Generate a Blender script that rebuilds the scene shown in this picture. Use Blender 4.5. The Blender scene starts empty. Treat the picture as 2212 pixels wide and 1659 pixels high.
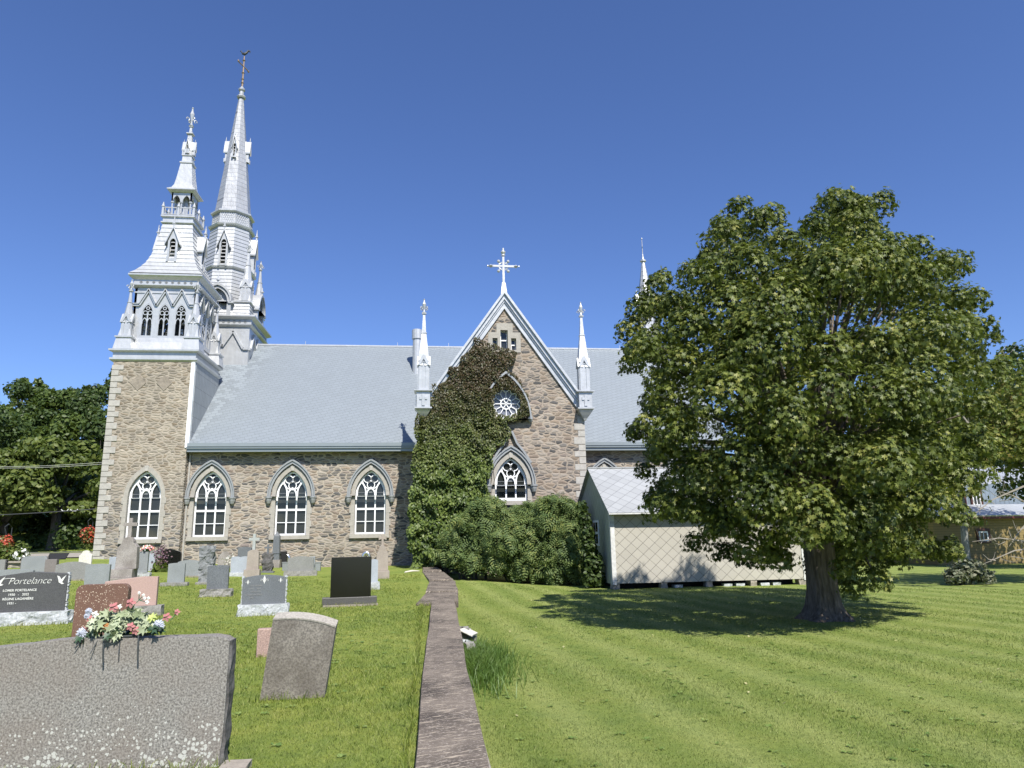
import bpy, math, random
import numpy as np
from mathutils import Vector, Matrix, noise
from mathutils.geometry import tessellate_polygon
from math import sin, cos, pi, radians, sqrt, atan2, tan
random.seed(7); RNG = np.random.default_rng(11)
S = bpy.context.scene
COL = S.collection

# ------------------------------------------------------------------ camera
EYE = np.array([0.0, 0.0, 1.6]); FPX = 1536.0
def _rot(a, b, g):
    cg, sg = cos(g), sin(g)
    Z = np.array([[cg, -sg, 0], [sg, cg, 0], [0, 0, 1.0]])
    P = np.array([[1, 0, 0], [0, cos(a), sin(a)], [0, -sin(a), cos(a)]])
    B = np.array([[1, 0, 0], [0, 0, -1], [0, 1, 0.0]])
    Q = np.array([[cos(b), -sin(b), 0], [sin(b), cos(b), 0], [0, 0, 1.0]])
    return Q @ B @ P @ Z
CM = _rot(radians(12.094), radians(-1.0136), radians(6.694))
cam = bpy.data.objects.new("camera", bpy.data.cameras.new("camera")); COL.objects.link(cam)
cam.data.sensor_width = 36.0; cam.data.lens = 36.0 * FPX / 2212.0
cam.data.clip_start = 0.05; cam.data.clip_end = 3000
r, u, b = CM[0], -CM[1], -CM[2]
cam.matrix_world = Matrix(((r[0], u[0], b[0], EYE[0]), (r[1], u[1], b[1], EYE[1]), (r[2], u[2], b[2], EYE[2]), (0, 0, 0, 1)))
S.camera = cam
def ray(px, py): return CM.T @ np.array([(px - 1106) / FPX, (py - 829.5) / FPX, 1.0])
def onY(px, py, Y):
    v = ray(px, py); return EYE + v * (Y / v[1])

# ------------------------------------------------------------------ light
SUN_EL, SUN_AZ = radians(50), radians(15)       # azimuth: degrees to the right of straight behind the camera side (-Y)
sd = Vector((sin(SUN_AZ) * cos(SUN_EL), -cos(SUN_AZ) * cos(SUN_EL), sin(SUN_EL)))
sun = bpy.data.objects.new("sun", bpy.data.lights.new("sun", 'SUN')); COL.objects.link(sun)
sun.data.energy = 5.0; sun.data.angle = radians(0.5); sun.data.color = (1.0, 0.955, 0.88)
sun.rotation_euler = sd.to_track_quat('Z', 'Y').to_euler()
W = bpy.data.worlds.new("World"); S.world = W; W.use_nodes = True
wn = W.node_tree.nodes; bg = wn["Background"]
sky = wn.new("ShaderNodeTexSky"); sky.sky_type = 'NISHITA'; sky.sun_disc = False
sky.sun_elevation = SUN_EL; sky.sun_rotation = atan2(sd.x, sd.y)
sky.altitude = 300; sky.air_density = 1.0; sky.dust_density = 0.35; sky.ozone_density = 2.2
mul = wn.new("ShaderNodeVectorMath"); mul.operation = 'MULTIPLY'; mul.inputs[1].default_value = (0.79, 0.945, 1.35)
W.node_tree.links.new(sky.outputs[0], mul.inputs[0]); W.node_tree.links.new(mul.outputs[0], bg.inputs[0]); bg.inputs[1].default_value = 0.08
S.view_settings.view_transform = 'Standard'; S.view_settings.look = 'None'
S.view_settings.exposure = 0.6; S.view_settings.gamma = 1.0
S.render.engine = 'CYCLES'; S.cycles.max_bounces = 6; S.cycles.diffuse_bounces = 3; S.cycles.glossy_bounces = 3
S.cycles.transmission_bounces = 3; S.cycles.transparent_max_bounces = 6; S.cycles.caustics_reflective = False
S.cycles.caustics_refractive = False; S.cycles.use_denoising = True

# ------------------------------------------------------------------ objects
def tag(o, label=None, cat=None, group=None, kind=None):
    if label: o['label'] = label
    if cat: o['category'] = cat
    if group: o['group'] = group
    if kind: o['kind'] = kind
    return o
def empty(name, loc=(0, 0, 0), label=None, cat=None, group=None, parent=None):
    o = bpy.data.objects.new(name, None); COL.objects.link(o); o.location = loc; o.empty_display_size = 0.2
    if parent: o.parent = parent
    return tag(o, label, cat, group)
def copy_tree(o, parent=None):
    c = o.copy(); COL.objects.link(c); c.parent = parent
    for ch in [k for k in o.children]: copy_tree(ch, c)
    return c
def link_mesh(me, name, mat, parent=None):
    o = bpy.data.objects.new(name, me); COL.objects.link(o)
    for m in (mat if isinstance(mat, (list, tuple)) else [mat]):
        if m: me.materials.append(m)
    if parent: o.parent = parent
    return o
class MB:
    """collects shapes and links them as ONE mesh object"""
    def __init__(s): s.v = []; s.f = []; s.T = Matrix(); s.mi = []; s.m = 0
    def add(s, vs, fs):
        n = len(s.v); T = s.T
        for p in vs:
            q = T @ Vector(p); s.v.append((q.x, q.y, q.z))
        for f in fs: s.f.append(tuple(i + n for i in f)); s.mi.append(s.m)
    def box(s, x0, x1, y0, y1, z0, z1):
        s.add([(x0, y0, z0), (x1, y0, z0), (x1, y1, z0), (x0, y1, z0), (x0, y0, z1), (x1, y0, z1), (x1, y1, z1), (x0, y1, z1)],
              [(3, 2, 1, 0), (4, 5, 6, 7), (0, 1, 5, 4), (1, 2, 6, 5), (2, 3, 7, 6), (3, 0, 4, 7)])
    def loft(s, cx, cy, prof, n=4, rot=None, sx=1.0, sy=1.0):
        """prof: (z, half width across flats)"""
        if rot is None: rot = pi / n
        k = 1.0 / cos(pi / n); vs = []; fs = []
        for z, h in prof:
            for i in range(n):
                a = rot + 2 * pi * i / n
                vs.append((cx + h * k * cos(a) * sx, cy + h * k * sin(a) * sy, z))
        for j in range(len(prof) - 1):
            for i in range(n):
                a, b2 = j * n + i, j * n + (i + 1) % n
                fs.append((a, b2, b2 + n, a + n))
        fs.append(tuple(range(n - 1, -1, -1))); m = (len(prof) - 1) * n
        fs.append(tuple(range(m, m + n)))
        s.add(vs, fs)
    def prism(s, loops, y0, y1, back=True):
        """polygon with holes in x,z, extruded along y (front at y0)"""
        pts = [p for l in loops for p in l]
        tri = tessellate_polygon([[Vector((p[0], p[1], 0)) for p in l] for l in loops])
        n = len(pts); vs = [(p[0], y0, p[1]) for p in pts] + [(p[0], y1, p[1]) for p in pts]; fs = []
        for t in tri:
            a, b2, c = [Vector(pts[i]) for i in t]
            ccw = (b2 - a).cross(c - a) > 0
            t = t if ccw else t[::-1]
            fs.append(tuple(t))
            if back: fs.append(tuple(i + n for i in t[::-1]))
        k = 0
        for li, l in enumerate(loops):
            m = len(l); area = sum(l[i][0] * l[(i + 1) % m][1] - l[(i + 1) % m][0] * l[i][1] for i in range(m))
            flip = (area > 0) == (li == 0)
            for i in range(m):
                a, b2 = k + i, k + (i + 1) % m
                fs.append((b2, a, a + n, b2 + n) if flip else (a, b2, b2 + n, a + n))
            k += m
        s.add(vs, fs)
    def tube(s, pts, r, n=6, cap=True):
        pts = [Vector(p) for p in pts]; rs = r if isinstance(r, (list, tuple)) else [r] * len(pts)
        vs = []; fs = []; up = None
        for i, p in enumerate(pts):
            d = (pts[min(i + 1, len(pts) - 1)] - pts[max(i - 1, 0)])
            d = d.normalized() if d.length > 1e-9 else Vector((0, 0, 1))
            if up is None: up = d.orthogonal().normalized()
            up = (up - d * up.dot(d)); up = up.normalized() if up.length > 1e-6 else d.orthogonal().normalized()
            w = d.cross(up)
            for k in range(n):
                a = 2 * pi * k / n; q = p + (up * cos(a) + w * sin(a)) * rs[i]; vs.append((q.x, q.y, q.z))
        for i in range(len(pts) - 1):
            for k in range(n):
                a, b2 = i * n + k, i * n + (k + 1) % n; fs.append((a, b2, b2 + n, a + n))
        if cap:
            fs.append(tuple(range(n - 1, -1, -1))); m = (len(pts) - 1) * n; fs.append(tuple(range(m, m + n)))
        s.add(vs, fs)
    def ball(s, c, r, n=8, m=6, sz=1.0):
        vs = [(c[0], c[1], c[2] - r * sz)]; fs = []
        for j in range(1, m):
            t = pi * j / m - pi / 2
            for i in range(n):
                a = 2 * pi * i / n; vs.append((c[0] + r * cos(t) * cos(a), c[1] + r * cos(t) * sin(a), c[2] + r * sz * sin(t)))
        vs.append((c[0], c[1], c[2] + r * sz))
        for i in range(n):
            fs.append((0, 1 + (i + 1) % n, 1 + i)); e = len(vs) - 1; k = 1 + (m - 2) * n
            fs.append((k + i, k + (i + 1) % n, e))
            for j in range(m - 2):
                a, b2 = 1 + j * n + i, 1 + j * n + (i + 1) % n; fs.append((a, b2, b2 + n, a + n))
        s.add(vs, fs)
    def bar(s, p, q, w, d):
        """flat bar from p to q: w across (in x,z), d along y"""
        p = Vector(p); q = Vector(q); t = (q - p).normalized(); nrm = Vector((-t.z, 0, t.x)) * (w / 2); y = Vector((0, d / 2, 0))
        vs = [p + nrm - y, q + nrm - y, q + nrm + y, p + nrm + y, p - nrm - y, q - nrm - y, q - nrm + y, p - nrm + y]
        s.add([tuple(x) for x in vs], [(0, 3, 2, 1), (4, 5, 6, 7), (0, 1, 5, 4), (1, 2, 6, 5), (2, 3, 7, 6), (3, 0, 4, 7)])
    def build(s, name, mat, parent=None, smooth=False, bevel=0):
        me = bpy.data.meshes.new(name); me.from_pydata(s.v, [], s.f); me.update()
        if any(s.mi): me.polygons.foreach_set('material_index', s.mi)
        o = link_mesh(me, name, mat, parent)
        if smooth:
            me.polygons.foreach_set('use_smooth', [True] * len(me.polygons))
        if bevel:
            md = o.modifiers.new('b', 'BEVEL'); md.width = bevel; md.segments = 2; md.limit_method = 'ANGLE'
        return o
def arch(cx, z0, zs, w, h, n=7):
    """pointed arch outline, ccw: half width w, springing at zs, rise h"""
    R = (w * w + h * h) / (2 * w); L = [(cx - w, z0), (cx + w, z0)]
    a1 = math.asin(min(1, h / R)) if R > h else pi / 2
    if R < w: a1 = pi - a1
    for i in range(n + 1):
        a = a1 * i / n; L.append((cx + w - R + R * cos(a), zs + R * sin(a)))
    for i in range(n - 1, -1, -1):
        a = a1 * i / n; L.append((cx - w + R - R * cos(a), zs + R * sin(a)))
    return L
def circ(cx, cz, r, n=20, a0=0): return [(cx + r * cos(a0 + 2 * pi * i / n), cz + r * sin(a0 + 2 * pi * i / n)) for i in range(n)]
def rect(x0, x1, z0, z1): return [(x0, z0), (x1, z0), (x1, z1), (x0, z1)]

# leaf clouds: one mesh out of many leaf faces
def leafcloud(name, P, Nrm, size, tv, tf, mat, parent=None, up=None, cls=None):
    """P (n,3) positions, Nrm (n,3) leaf normals, tv template verts (x,y along leaf,z lift), tf template faces"""
    P = np.asarray(P, float); Nn = np.asarray(Nrm, float); n = len(P)
    Nn /= np.linalg.norm(Nn, axis=1)[:, None] + 1e-9
    A = RNG.normal(size=(n, 3)) if up is None else np.asarray(up, float)
    Y = A - (A * Nn).sum(1)[:, None] * Nn; Y /= np.linalg.norm(Y, axis=1)[:, None] + 1e-9
    X = np.cross(Y, Nn); size = np.broadcast_to(np.asarray(size, float), (n,))
    tv = np.array(tv, float); k = len(tv)
    V = P[:, None, :] + size[:, None, None] * (tv[None, :, 0:1] * X[:, None, :] + tv[None, :, 1:2] * Y[:, None, :] + tv[None, :, 2:3] * Nn[:, None, :])
    V = V.reshape(-1, 3); fl = np.array([len(f) for f in tf]); fi = np.concatenate([np.array(f) for f in tf])
    L = (fi[None, :] + (np.arange(n) * k)[:, None]).ravel(); tot = np.tile(fl, n); st = np.concatenate([[0], np.cumsum(tot)[:-1]])
    me = bpy.data.meshes.new(name); me.vertices.add(len(V)); me.vertices.foreach_set('co', V.ravel().astype(np.float32))
    me.loops.add(len(L)); me.loops.foreach_set('vertex_index', L.astype(np.int32))
    me.polygons.add(len(tot)); me.polygons.foreach_set('loop_start', st.astype(np.int32)); me.polygons.foreach_set('loop_total', tot.astype(np.int32))
    me.update(calc_edges=True)
    return link_mesh(me, name, mat, parent)
MAPLE = ([(0, -.5, 0), (.13, -.18, .05), (.5, -.22, -.05), (.3, .02, .03), (.42, .3, -.06), (.13, .16, .05), (0, .55, -.08),
          (-.13, .16, .05), (-.42, .3, -.06), (-.3, .02, .03), (-.5, -.22, -.05), (-.13, -.18, .05)],
         [(0, 1, 2, 3, 4, 5, 6), (0, 6, 7, 8, 9, 10, 11)])
OVAL = ([(0, -.5, 0), (.3, -.15, .04), (.26, .2, .02), (0, .5, -.05), (-.26, .2, .02), (-.3, -.15, .04)], [(0, 1, 2, 3), (0, 3, 4, 5)])
def frond(k=7):
    v = []; f = []
    for i in range(k):
        t = i / (k - 1); y = -.5 + t; d = -.35 * t * t; w = .3 * sin(pi * (.25 + .7 * t))
        for sgn in (1, -1):
            n = len(v); v += [(0, y, d), (sgn * w * .5, y + .03, d + .02), (sgn * w, y + .07, d - .07), (sgn * w * .5, y - .04, d - .0)]; f.append((n, n + 1, n + 2, n + 3) if sgn < 0 else (n + 3, n + 2, n + 1, n))
    n = len(v); v += [(0, .5, -.35), (.03, .45, -.3), (0, .62, -.5), (-.03, .45, -.3)]; f.append((n, n + 1, n + 2, n + 3))
    return v, f
FROND = frond()

# ------------------------------------------------------------------ materials
class NT:
    def __init__(s, name):
        s.m = bpy.data.materials.new(name); s.m.use_nodes = True; s.t = s.m.node_tree; s.t.nodes.clear()
        s.out = s.t.nodes.new('ShaderNodeOutputMaterial')
    def n(s, ty, props=None, **k):
        nd = s.t.nodes.new('ShaderNode' + ty)
        for a, v in (props or {}).items(): setattr(nd, a, v)
        for a, v in k.items():
            sk = nd.inputs[int(a[1:])] if a[0] == '_' and a[1:].isdigit() else nd.inputs[a.replace('_', ' ')]
            if isinstance(v, bpy.types.NodeSocket): s.t.links.new(v, sk)
            else:
                if sk.type == 'RGBA' and len(v) == 3: v = (*v, 1)
                sk.default_value = v
        return nd
    def math(s, op, a, b=0.0, c=0.0, clamp=False):
        return s.n('Math', {'operation': op, 'use_clamp': clamp}, _0=a, _1=b, _2=c).outputs[0]
    def vm(s, op, a, b): return s.n('VectorMath', {'operation': op}, _0=a, _1=b).outputs[0]
    def mix(s, f, a, b, bt='MIX'):
        nd = s.n('Mix', {'data_type': 'RGBA', 'blend_type': bt}, _0=f)
        for i, v in ((6, a), (7, b)):
            if isinstance(v, bpy.types.NodeSocket): s.t.links.new(v, nd.inputs[i])
            else: nd.inputs[i].default_value = (*v[:3], 1)
        return nd.outputs[2]
    def ramp(s, f, stops, interp='LINEAR'):
        nd = s.n('ValToRGB', None, _0=f); cr = nd.color_ramp; cr.interpolation = interp
        while len(cr.elements) < len(stops): cr.elements.new(0.5)
        for e, (p, c) in zip(cr.elements, stops):
            e.position = p; e.color = (*c, 1) if not isinstance(c, (int, float)) else (c, c, c, 1)
        return nd.outputs[0]
    def obj(s): return s.n('TexCoord').outputs['Object']
    def sep(s, v): return s.n('SeparateXYZ', None, _0=v).outputs
    def comb(s, x, y, z=0.0): return s.n('CombineXYZ', None, _0=x, _1=y, _2=z).outputs[0]
    def noise(s, v, sc, det=3, rough=.55, out=0, dim='3D'):
        return s.n('TexNoise', {'noise_dimensions': dim}, Vector=v, Scale=sc, Detail=det, Roughness=rough).outputs[out]
    def bump(s, h, st=.5, d=.02, nrm=None):
        nd = s.n('Bump', None, Strength=st, Distance=d, Height=h)
        if nrm: s.t.links.new(nrm, nd.inputs['Normal'])
        return nd.outputs[0]
    def bsdf(s, col, rough=.7, bump=None, **k):
        nd = s.n('BsdfPrincipled', None, Base_Color=col, Roughness=rough, **k)
        if bump is not None: s.t.links.new(bump, nd.inputs['Normal'])
        s.t.links.new(nd.outputs[0], s.out.inputs[0]); return s.m

def m_plain(name, col, rough=.6, var=.12, sc=3.0, metal=0.0, bumpst=.0, spec=.5):
    t = NT(name); o = t.obj(); f = t.noise(o, sc, 5)
    c = t.mix(f, tuple(x * (1 - var) for x in col), tuple(min(1, x * (1 + var)) for x in col))
    bp = t.bump(t.noise(o, sc * 8, 4), bumpst, .01) if bumpst else None
    return t.bsdf(c, rough, bp, Metallic=metal, Specular_IOR_Level=spec)
def m_metal(name, col, sc=1.2, streak=True, seams=None, rough=.38, metal=.35):
    """aluminium painted sheet metal: soft dents, streaks, seams"""
    t = NT(name); o = t.obj(); x, y, z = t.sep(o)
    n1 = t.noise(o, sc, 4); n2 = t.noise(t.comb(t.math('MULTIPLY', t.math('ADD', x, y), 5.0), z, 0.0), 1.3, 4)
    c = t.mix(t.math('MULTIPLY', t.math('ADD', n1, n2), .5), tuple(v * .62 for v in col), tuple(min(1, v * 1.2) for v in col))
    h = t.noise(o, 2.2, 2)
    if seams:
        sx, sz = seams
        bk = t.n('TexBrick', {'offset': .5}, Vector=t.comb(t.math('ADD', x, y), z, 0.0), Color1=(1, 1, 1), Color2=(.93, .93, .93), Mortar=(.5, .5, .5), Scale=1.0, Mortar_Size=.012, Brick_Width=sx, Row_Height=sz)
        c = t.mix(1.0, c, bk.outputs[0], 'MULTIPLY'); h = t.math('ADD', h, t.math('MULTIPLY', bk.outputs[1], -.4))
    return t.bsdf(c, rough, t.bump(h, .35, .06), Metallic=metal)
def m_rubble(name, sx, sz, cols, mortar, dark=.5, zfade=None, mw=.09):
    t = NT(name); o = t.obj(); x, y, z = t.sep(o)
    d = t.noise(o, 1.6, 3, out=1); dd = t.vm('SUBTRACT', d, (.5, .5, .5)); d2 = t.noise(o, 9.0, 2, out=1); dd2 = t.vm('SUBTRACT', d2, (.5, .5, .5))
    v = t.comb(t.math('DIVIDE', t.math('ADD', x, y), sx), t.math('DIVIDE', z, sz), 0.0)
    v = t.vm('ADD', v, t.vm('MULTIPLY', dd, (1.5, 1.1, 0))); v = t.vm('ADD', v, t.vm('MULTIPLY', dd2, (.2, .25, 0)))
    vo = t.n('TexVoronoi', {'voronoi_dimensions': '2D', 'feature': 'F1'}, Vector=v, Scale=1.0, Randomness=.95)
    ve = t.n('TexVoronoi', {'voronoi_dimensions': '2D', 'feature': 'DISTANCE_TO_EDGE'}, Vector=v, Scale=1.0, Randomness=.95)
    rc = t.n('SeparateColor', None, _0=vo.outputs['Color']).outputs
    n = len(cols); col = t.ramp(rc[0], [(i / n, c) for i, c in enumerate(cols)], 'CONSTANT')
    fine = t.noise(o, 14.0, 5, .65); col = t.mix(t.math('MULTIPLY', fine, .9), t.mix(.5, col, (0, 0, 0)), t.mix(.12, col, (1, 1, .95)))
    edge = t.math('SUBTRACT', ve.outputs['Distance'], t.math('MULTIPLY', t.noise(o, 6.0, 3), mw))
    mm = t.ramp(edge, [(0.0, .85), (.012, .8), (.055, 0.0)])
    if zfade:   # lower courses: darker stones; higher: paler flatter masonry
        z0, z1, pale = zfade
        k = t.n('MapRange', None, _0=t.math('ADD', z, t.math('MULTIPLY', t.noise(o, .5, 2), 3.0)), _1=z0, _2=z1, _3=0.0, _4=.8).outputs[0]
        pl = t.mix(rc[1], tuple(p * .55 for p in pale), tuple(p * 1.3 for p in pale)); pl = t.mix(t.math('MULTIPLY', t.math('GREATER_THAN', rc[2], .72), .5), pl, (.26, .19, .11))
        pl = t.mix(fine, t.mix(.55, pl, (0, 0, 0)), pl)
        col = t.mix(k, col, pl)
    mc = t.mix(t.noise(o, 5.0, 4), tuple(q * .72 for q in mortar), mortar)
    big = t.noise(o, .35, 3); col = t.mix(mm, col, mc); col = t.mix(t.ramp(big, [(.42, 0.0), (.75, .3)]), col, (.10, .09, .075))
    h = t.math('ADD', t.math('MULTIPLY', t.ramp(edge, [(.0, 0.0), (.25, 1.0)]), 1.0), t.math('MULTIPLY', fine, .6))
    return t.bsdf(col, .9, t.bump(h, .6, .03), Specular_IOR_Level=.2)
def m_granite(name, col, sp=.35, sc=120.0, rough=.55, lichen=None, blotch=.25, spec=.4, tint=None):
    t = NT(name); o = t.obj(); oi = t.n('ObjectInfo').outputs['Random']; o2 = t.vm('ADD', o, t.comb(t.math('MULTIPLY', oi, 37.0), 0.0, 0.0))
    a = t.noise(o2, sc, 3, .7); c = t.mix(t.ramp(a, [(.38, 0.0), (.62, 1.0)]), tuple(v * (1 - sp) for v in col), tuple(min(1, v * (1 + sp)) for v in col))
    bl = t.noise(o2, 2.5, 5); c = t.mix(t.math('MULTIPLY', t.ramp(bl, [(.35, 0.0), (.7, 1.0)]), blotch), c, tint or tuple(v * .45 for v in col))
    rgh = rough
    if lichen:
        lsc, amt, lc, zl = lichen
        vd = t.n('TexVoronoi', {'voronoi_dimensions': '3D'}, Vector=t.vm('ADD', o2, t.vm('MULTIPLY', t.noise(o2, 30.0, 2, out=1), (.03, .03, .03))), Scale=lsc, Randomness=1.0)
        z = t.sep(o)[2]; msk = t.noise(o2, 3.0, 4)
        th = t.math('MULTIPLY', t.n('MapRange', None, _0=t.math('ADD', z, t.math('MULTIPLY', msk, .35)), _1=zl[0], _2=zl[1], _3=amt[0], _4=amt[1]).outputs[0], t.n('SeparateColor', None, _0=vd.outputs['Color']).outputs[0])
        mk = t.math('LESS_THAN', vd.outputs['Distance'], th)
        c = t.mix(mk, c, t.mix(t.noise(o2, 60.0, 3), tuple(v * .7 for v in lc), lc))
    return t.bsdf(c, rgh, t.bump(a, .25, .004), Specular_IOR_Level=spec)
def m_rock(name, col, sc=18.0, var=.45, rough=.85):
    t = NT(name); o = t.obj(); a = t.noise(o, sc, 6, .7); b2 = t.noise(o, sc * .2, 3)
    c = t.mix(t.ramp(a, [(.3, 0.0), (.7, 1.0)]), tuple(v * (1 - var) for v in col), tuple(min(1, v * (1 + var * .5)) for v in col))
    c = t.mix(t.math('MULTIPLY', b2, .4), c, tuple(v * .5 for v in col))
    return t.bsdf(c, rough, t.bump(a, .8, .02), Specular_IOR_Level=.3)
def m_leaf(name, cols, trans=.35, rough=.45, spec=.35, zgrad=None, nsc=.5):
    t = NT(name); g = t.n('NewGeometry'); o = t.obj()
    f = t.math('ADD', t.math('MULTIPLY', g.outputs['Random Per Island'], .62), t.math('MULTIPLY', t.ramp(t.noise(o, nsc, 3), [(.3, 0.0), (.7, 1.0)]), .38))
    c = t.ramp(f, [(i / (len(cols) - 1), q) for i, q in enumerate(cols)])
    if zgrad:
        z0, z1, c2 = zgrad; zz = t.math('ADD', t.sep(o)[2], t.math('MULTIPLY', t.math('SUBTRACT', t.noise(o, 1.1, 4), .5), 5.5))
        k = t.n('MapRange', None, _0=zz, _1=z0, _2=z1, _3=0.0, _4=1.0).outputs[0]
        cc2 = t.ramp(g.outputs['Random Per Island'], [(i / (len(c2) - 1), q) for i, q in enumerate(c2)])
        c = t.mix(k, c, cc2)
    p = t.n('BsdfPrincipled', None, Base_Color=c, Roughness=rough, Specular_IOR_Level=spec)
    tr = t.n('BsdfTranslucent', None, Color=t.mix(.35, c, (.35, .5, .05)))
    mx = t.n('MixShader', None, _0=trans, _1=p.outputs[0], _2=tr.outputs[0]); t.t.links.new(mx.outputs[0], t.out.inputs[0]); return t.m
def m_bark(name, col, sc=1.0):
    t = NT(name); o = t.obj(); x, y, z = t.sep(o)
    v = t.comb(t.math('MULTIPLY', x, 14.0 * sc), t.math('MULTIPLY', y, 14.0 * sc), t.math('MULTIPLY', z, 2.2 * sc))
    a = t.noise(v, 1.0, 5, .65); c = t.mix(t.ramp(a, [(.35, 0.0), (.65, 1.0)]), tuple(q * .35 for q in col), col)
    return t.bsdf(c, .95, t.bump(a, 1.0, .06), Specular_IOR_Level=.15)
def m_tiles(name, col, mode, su, sv, line=.5, rough=.45, metal=.3, edge=.04, vscale=1.5, rot=0.0, var=.08, gloss_bump=.3, xoff=0):
    """sheet or slate tiles laid in a lattice on a slope (object x and slope length v) or wall"""
    t = NT(name); o = t.obj(); x, y, z = t.sep(o)
    X = x if mode != 'wallxy' else t.math('ADD', x, y)
    V = t.math('MULTIPLY', z, vscale)
    if mode in ('diamond', 'wallxy'):
        a = t.math('ADD', t.math('DIVIDE', X, su), t.math('DIVIDE', V, sv)); b2 = t.math('SUBTRACT', t.math('DIVIDE', X, su), t.math('DIVIDE', V, sv))
    else:
        a = t.math('DIVIDE', t.math('ADD', t.math('MULTIPLY', X, cos(rot)), t.math('MULTIPLY', V, sin(rot))), su)
        b2 = t.math('DIVIDE', t.math('SUBTRACT', t.math('MULTIPLY', V, cos(rot)), t.math('MULTIPLY', X, sin(rot))), sv)
        row = t.math('FLOOR', b2); a = t.math('ADD', a, t.math('MULTIPLY', row, .5))
    fa = t.math('FRACT', a); fb = t.math('FRACT', b2)
    la = t.math('LESS_THAN', fa, edge); lb = t.math('LESS_THAN', fb, edge)
    ln = t.math('MAXIMUM', la if mode != 'brick' else t.math('MULTIPLY', la, .45), lb)
    if mode in ('diamond', 'wallxy'):   # clipped tips
        ln = t.math('MAXIMUM', ln, 0.0)
    cell = t.n('TexWhiteNoise', {'noise_dimensions': '2D'}, Vector=t.comb(t.math('FLOOR', a), t.math('FLOOR', b2))).outputs[0]
    c = t.mix(cell, tuple(q * (1 - var) for q in col), tuple(min(1, q * (1 + var)) for q in col))
    c = t.mix(t.math('MULTIPLY', t.noise(o, .5, 4), .3), c, tuple(q * .8 for q in col))
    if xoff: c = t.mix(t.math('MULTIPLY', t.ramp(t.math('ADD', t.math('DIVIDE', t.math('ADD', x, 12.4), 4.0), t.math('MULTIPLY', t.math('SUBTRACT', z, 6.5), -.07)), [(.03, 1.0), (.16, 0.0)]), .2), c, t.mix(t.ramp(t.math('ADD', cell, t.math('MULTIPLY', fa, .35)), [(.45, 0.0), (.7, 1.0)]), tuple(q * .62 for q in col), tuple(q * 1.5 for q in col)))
    c = t.mix(ln, c, tuple(q * line for q in col))
    h = t.math('ADD', t.math('MULTIPLY', t.math('ADD', fa, fb), .5), t.math('MULTIPLY', ln, -1.0))
    return t.bsdf(c, rough, t.bump(h, gloss_bump, .02), Metallic=metal)
# ------------------------------------------------------------------ material library
RUB = [(.038, .037, .04), (.25, .2, .15), (.28, .25, .21), (.10, .092, .09), (.32, .28, .24), (.20, .155, .12), (.36, .33, .29), (.15, .135, .12), (.27, .24, .205), (.075, .072, .075), (.24, .2, .175), (.33, .3, .26), (.17, .16, .15), (.30, .24, .18)]
M = {}
M['rubble'] = m_rubble('rubble_masonry', .38, .135, [(c[0] * 1.14, c[1] * 1.08, c[2] * 1.02) for c in RUB], (.46, .40, .32), mw=.13)
M['rubble_t'] = m_rubble('rubble_masonry_tower', .34, .135, [tuple(q * 1.12 for q in c) for c in RUB], (.42, .37, .30), zfade=(3.6, 7.2, (.42, .365, .285)), mw=.14)
M['rubble_f'] = m_rubble('fieldstone_masonry', .36, .16, [(c[0] * 1.1, c[1] * 1.02, c[2] * .95) for c in RUB], (.42, .35, .275), mw=.14)
M['ashlar'] = m_rock('dressed_limestone', (.40, .375, .33), 6.0, .18)
M['quoin'] = m_rock('quoin_limestone', (.44, .42, .38), 5.0, .22)
M['white'] = m_plain('white_painted_wood', (.82, .83, .83), .45, .04)
M['greyp'] = m_plain('grey_painted_sheet', (.19, .20, .205), .45, .15, 2.0)
M['hood'] = m_plain('grey_hood_metal', (.30, .31, .31), .4, .15, 2.0, .2)
M['silver'] = m_metal('silver_sheet_metal', (.52, .53, .535))
M['silver_s'] = m_metal('silver_sheet_shingle', (.50, .505, .51), seams=(.5, .32))
M['silver_b'] = m_metal('silver_lap_board', (.55, .56, .565), sc=2.0)
M['clad'] = m_metal('tower_side_cladding', (.36, .385, .40), seams=(.25, .8), rough=.45, metal=.2)
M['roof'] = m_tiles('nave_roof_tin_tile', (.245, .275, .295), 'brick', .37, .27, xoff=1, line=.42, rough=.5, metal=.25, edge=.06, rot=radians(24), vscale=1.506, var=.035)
M['roof_t'] = m_metal('transept_roof_sheet', (.5, .53, .55), seams=(.6, .4))
M['eave'] = m_plain('eave_gutter_paint', (.25, .28, .29), .35, .1, 2.0, .2)
M['dark'] = m_plain('dark_opening', (.012, .012, .013), .9, .2)
M['gold'] = m_plain('weathered_gilt', (.30, .22, .14), .5, .4, 5.0, .5)
M['iron'] = m_plain('dark_iron', (.03, .035, .035), .6, .3)
def m_glass():
    t = NT('window_glass'); o = t.obj(); n = t.noise(o, .8, 2)
    c = t.mix(t.ramp(n, [(.5, 0.0), (.75, 1.0)]), (.022, .025, .024), (.06, .058, .04))
    return t.bsdf(c, .06, t.bump(t.noise(o, .9, 2), .06, .05), Specular_IOR_Level=.55)
M['glass'] = m_glass()

# ------------------------------------------------------------------ church
YN = 38.5; YT = 35.0; RS = .8988; ZE = 6.62          # nave wall plane, transept plane, roof slope, eave
church = empty('church', (0, 0, 0), 'large fieldstone church with a long grey tin roof and two silver steeples', 'church')
def cb(mb, name, mat, parent=None, **k): return mb.build(name, M[mat] if isinstance(mat, str) else mat, parent or church, **k)

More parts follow.
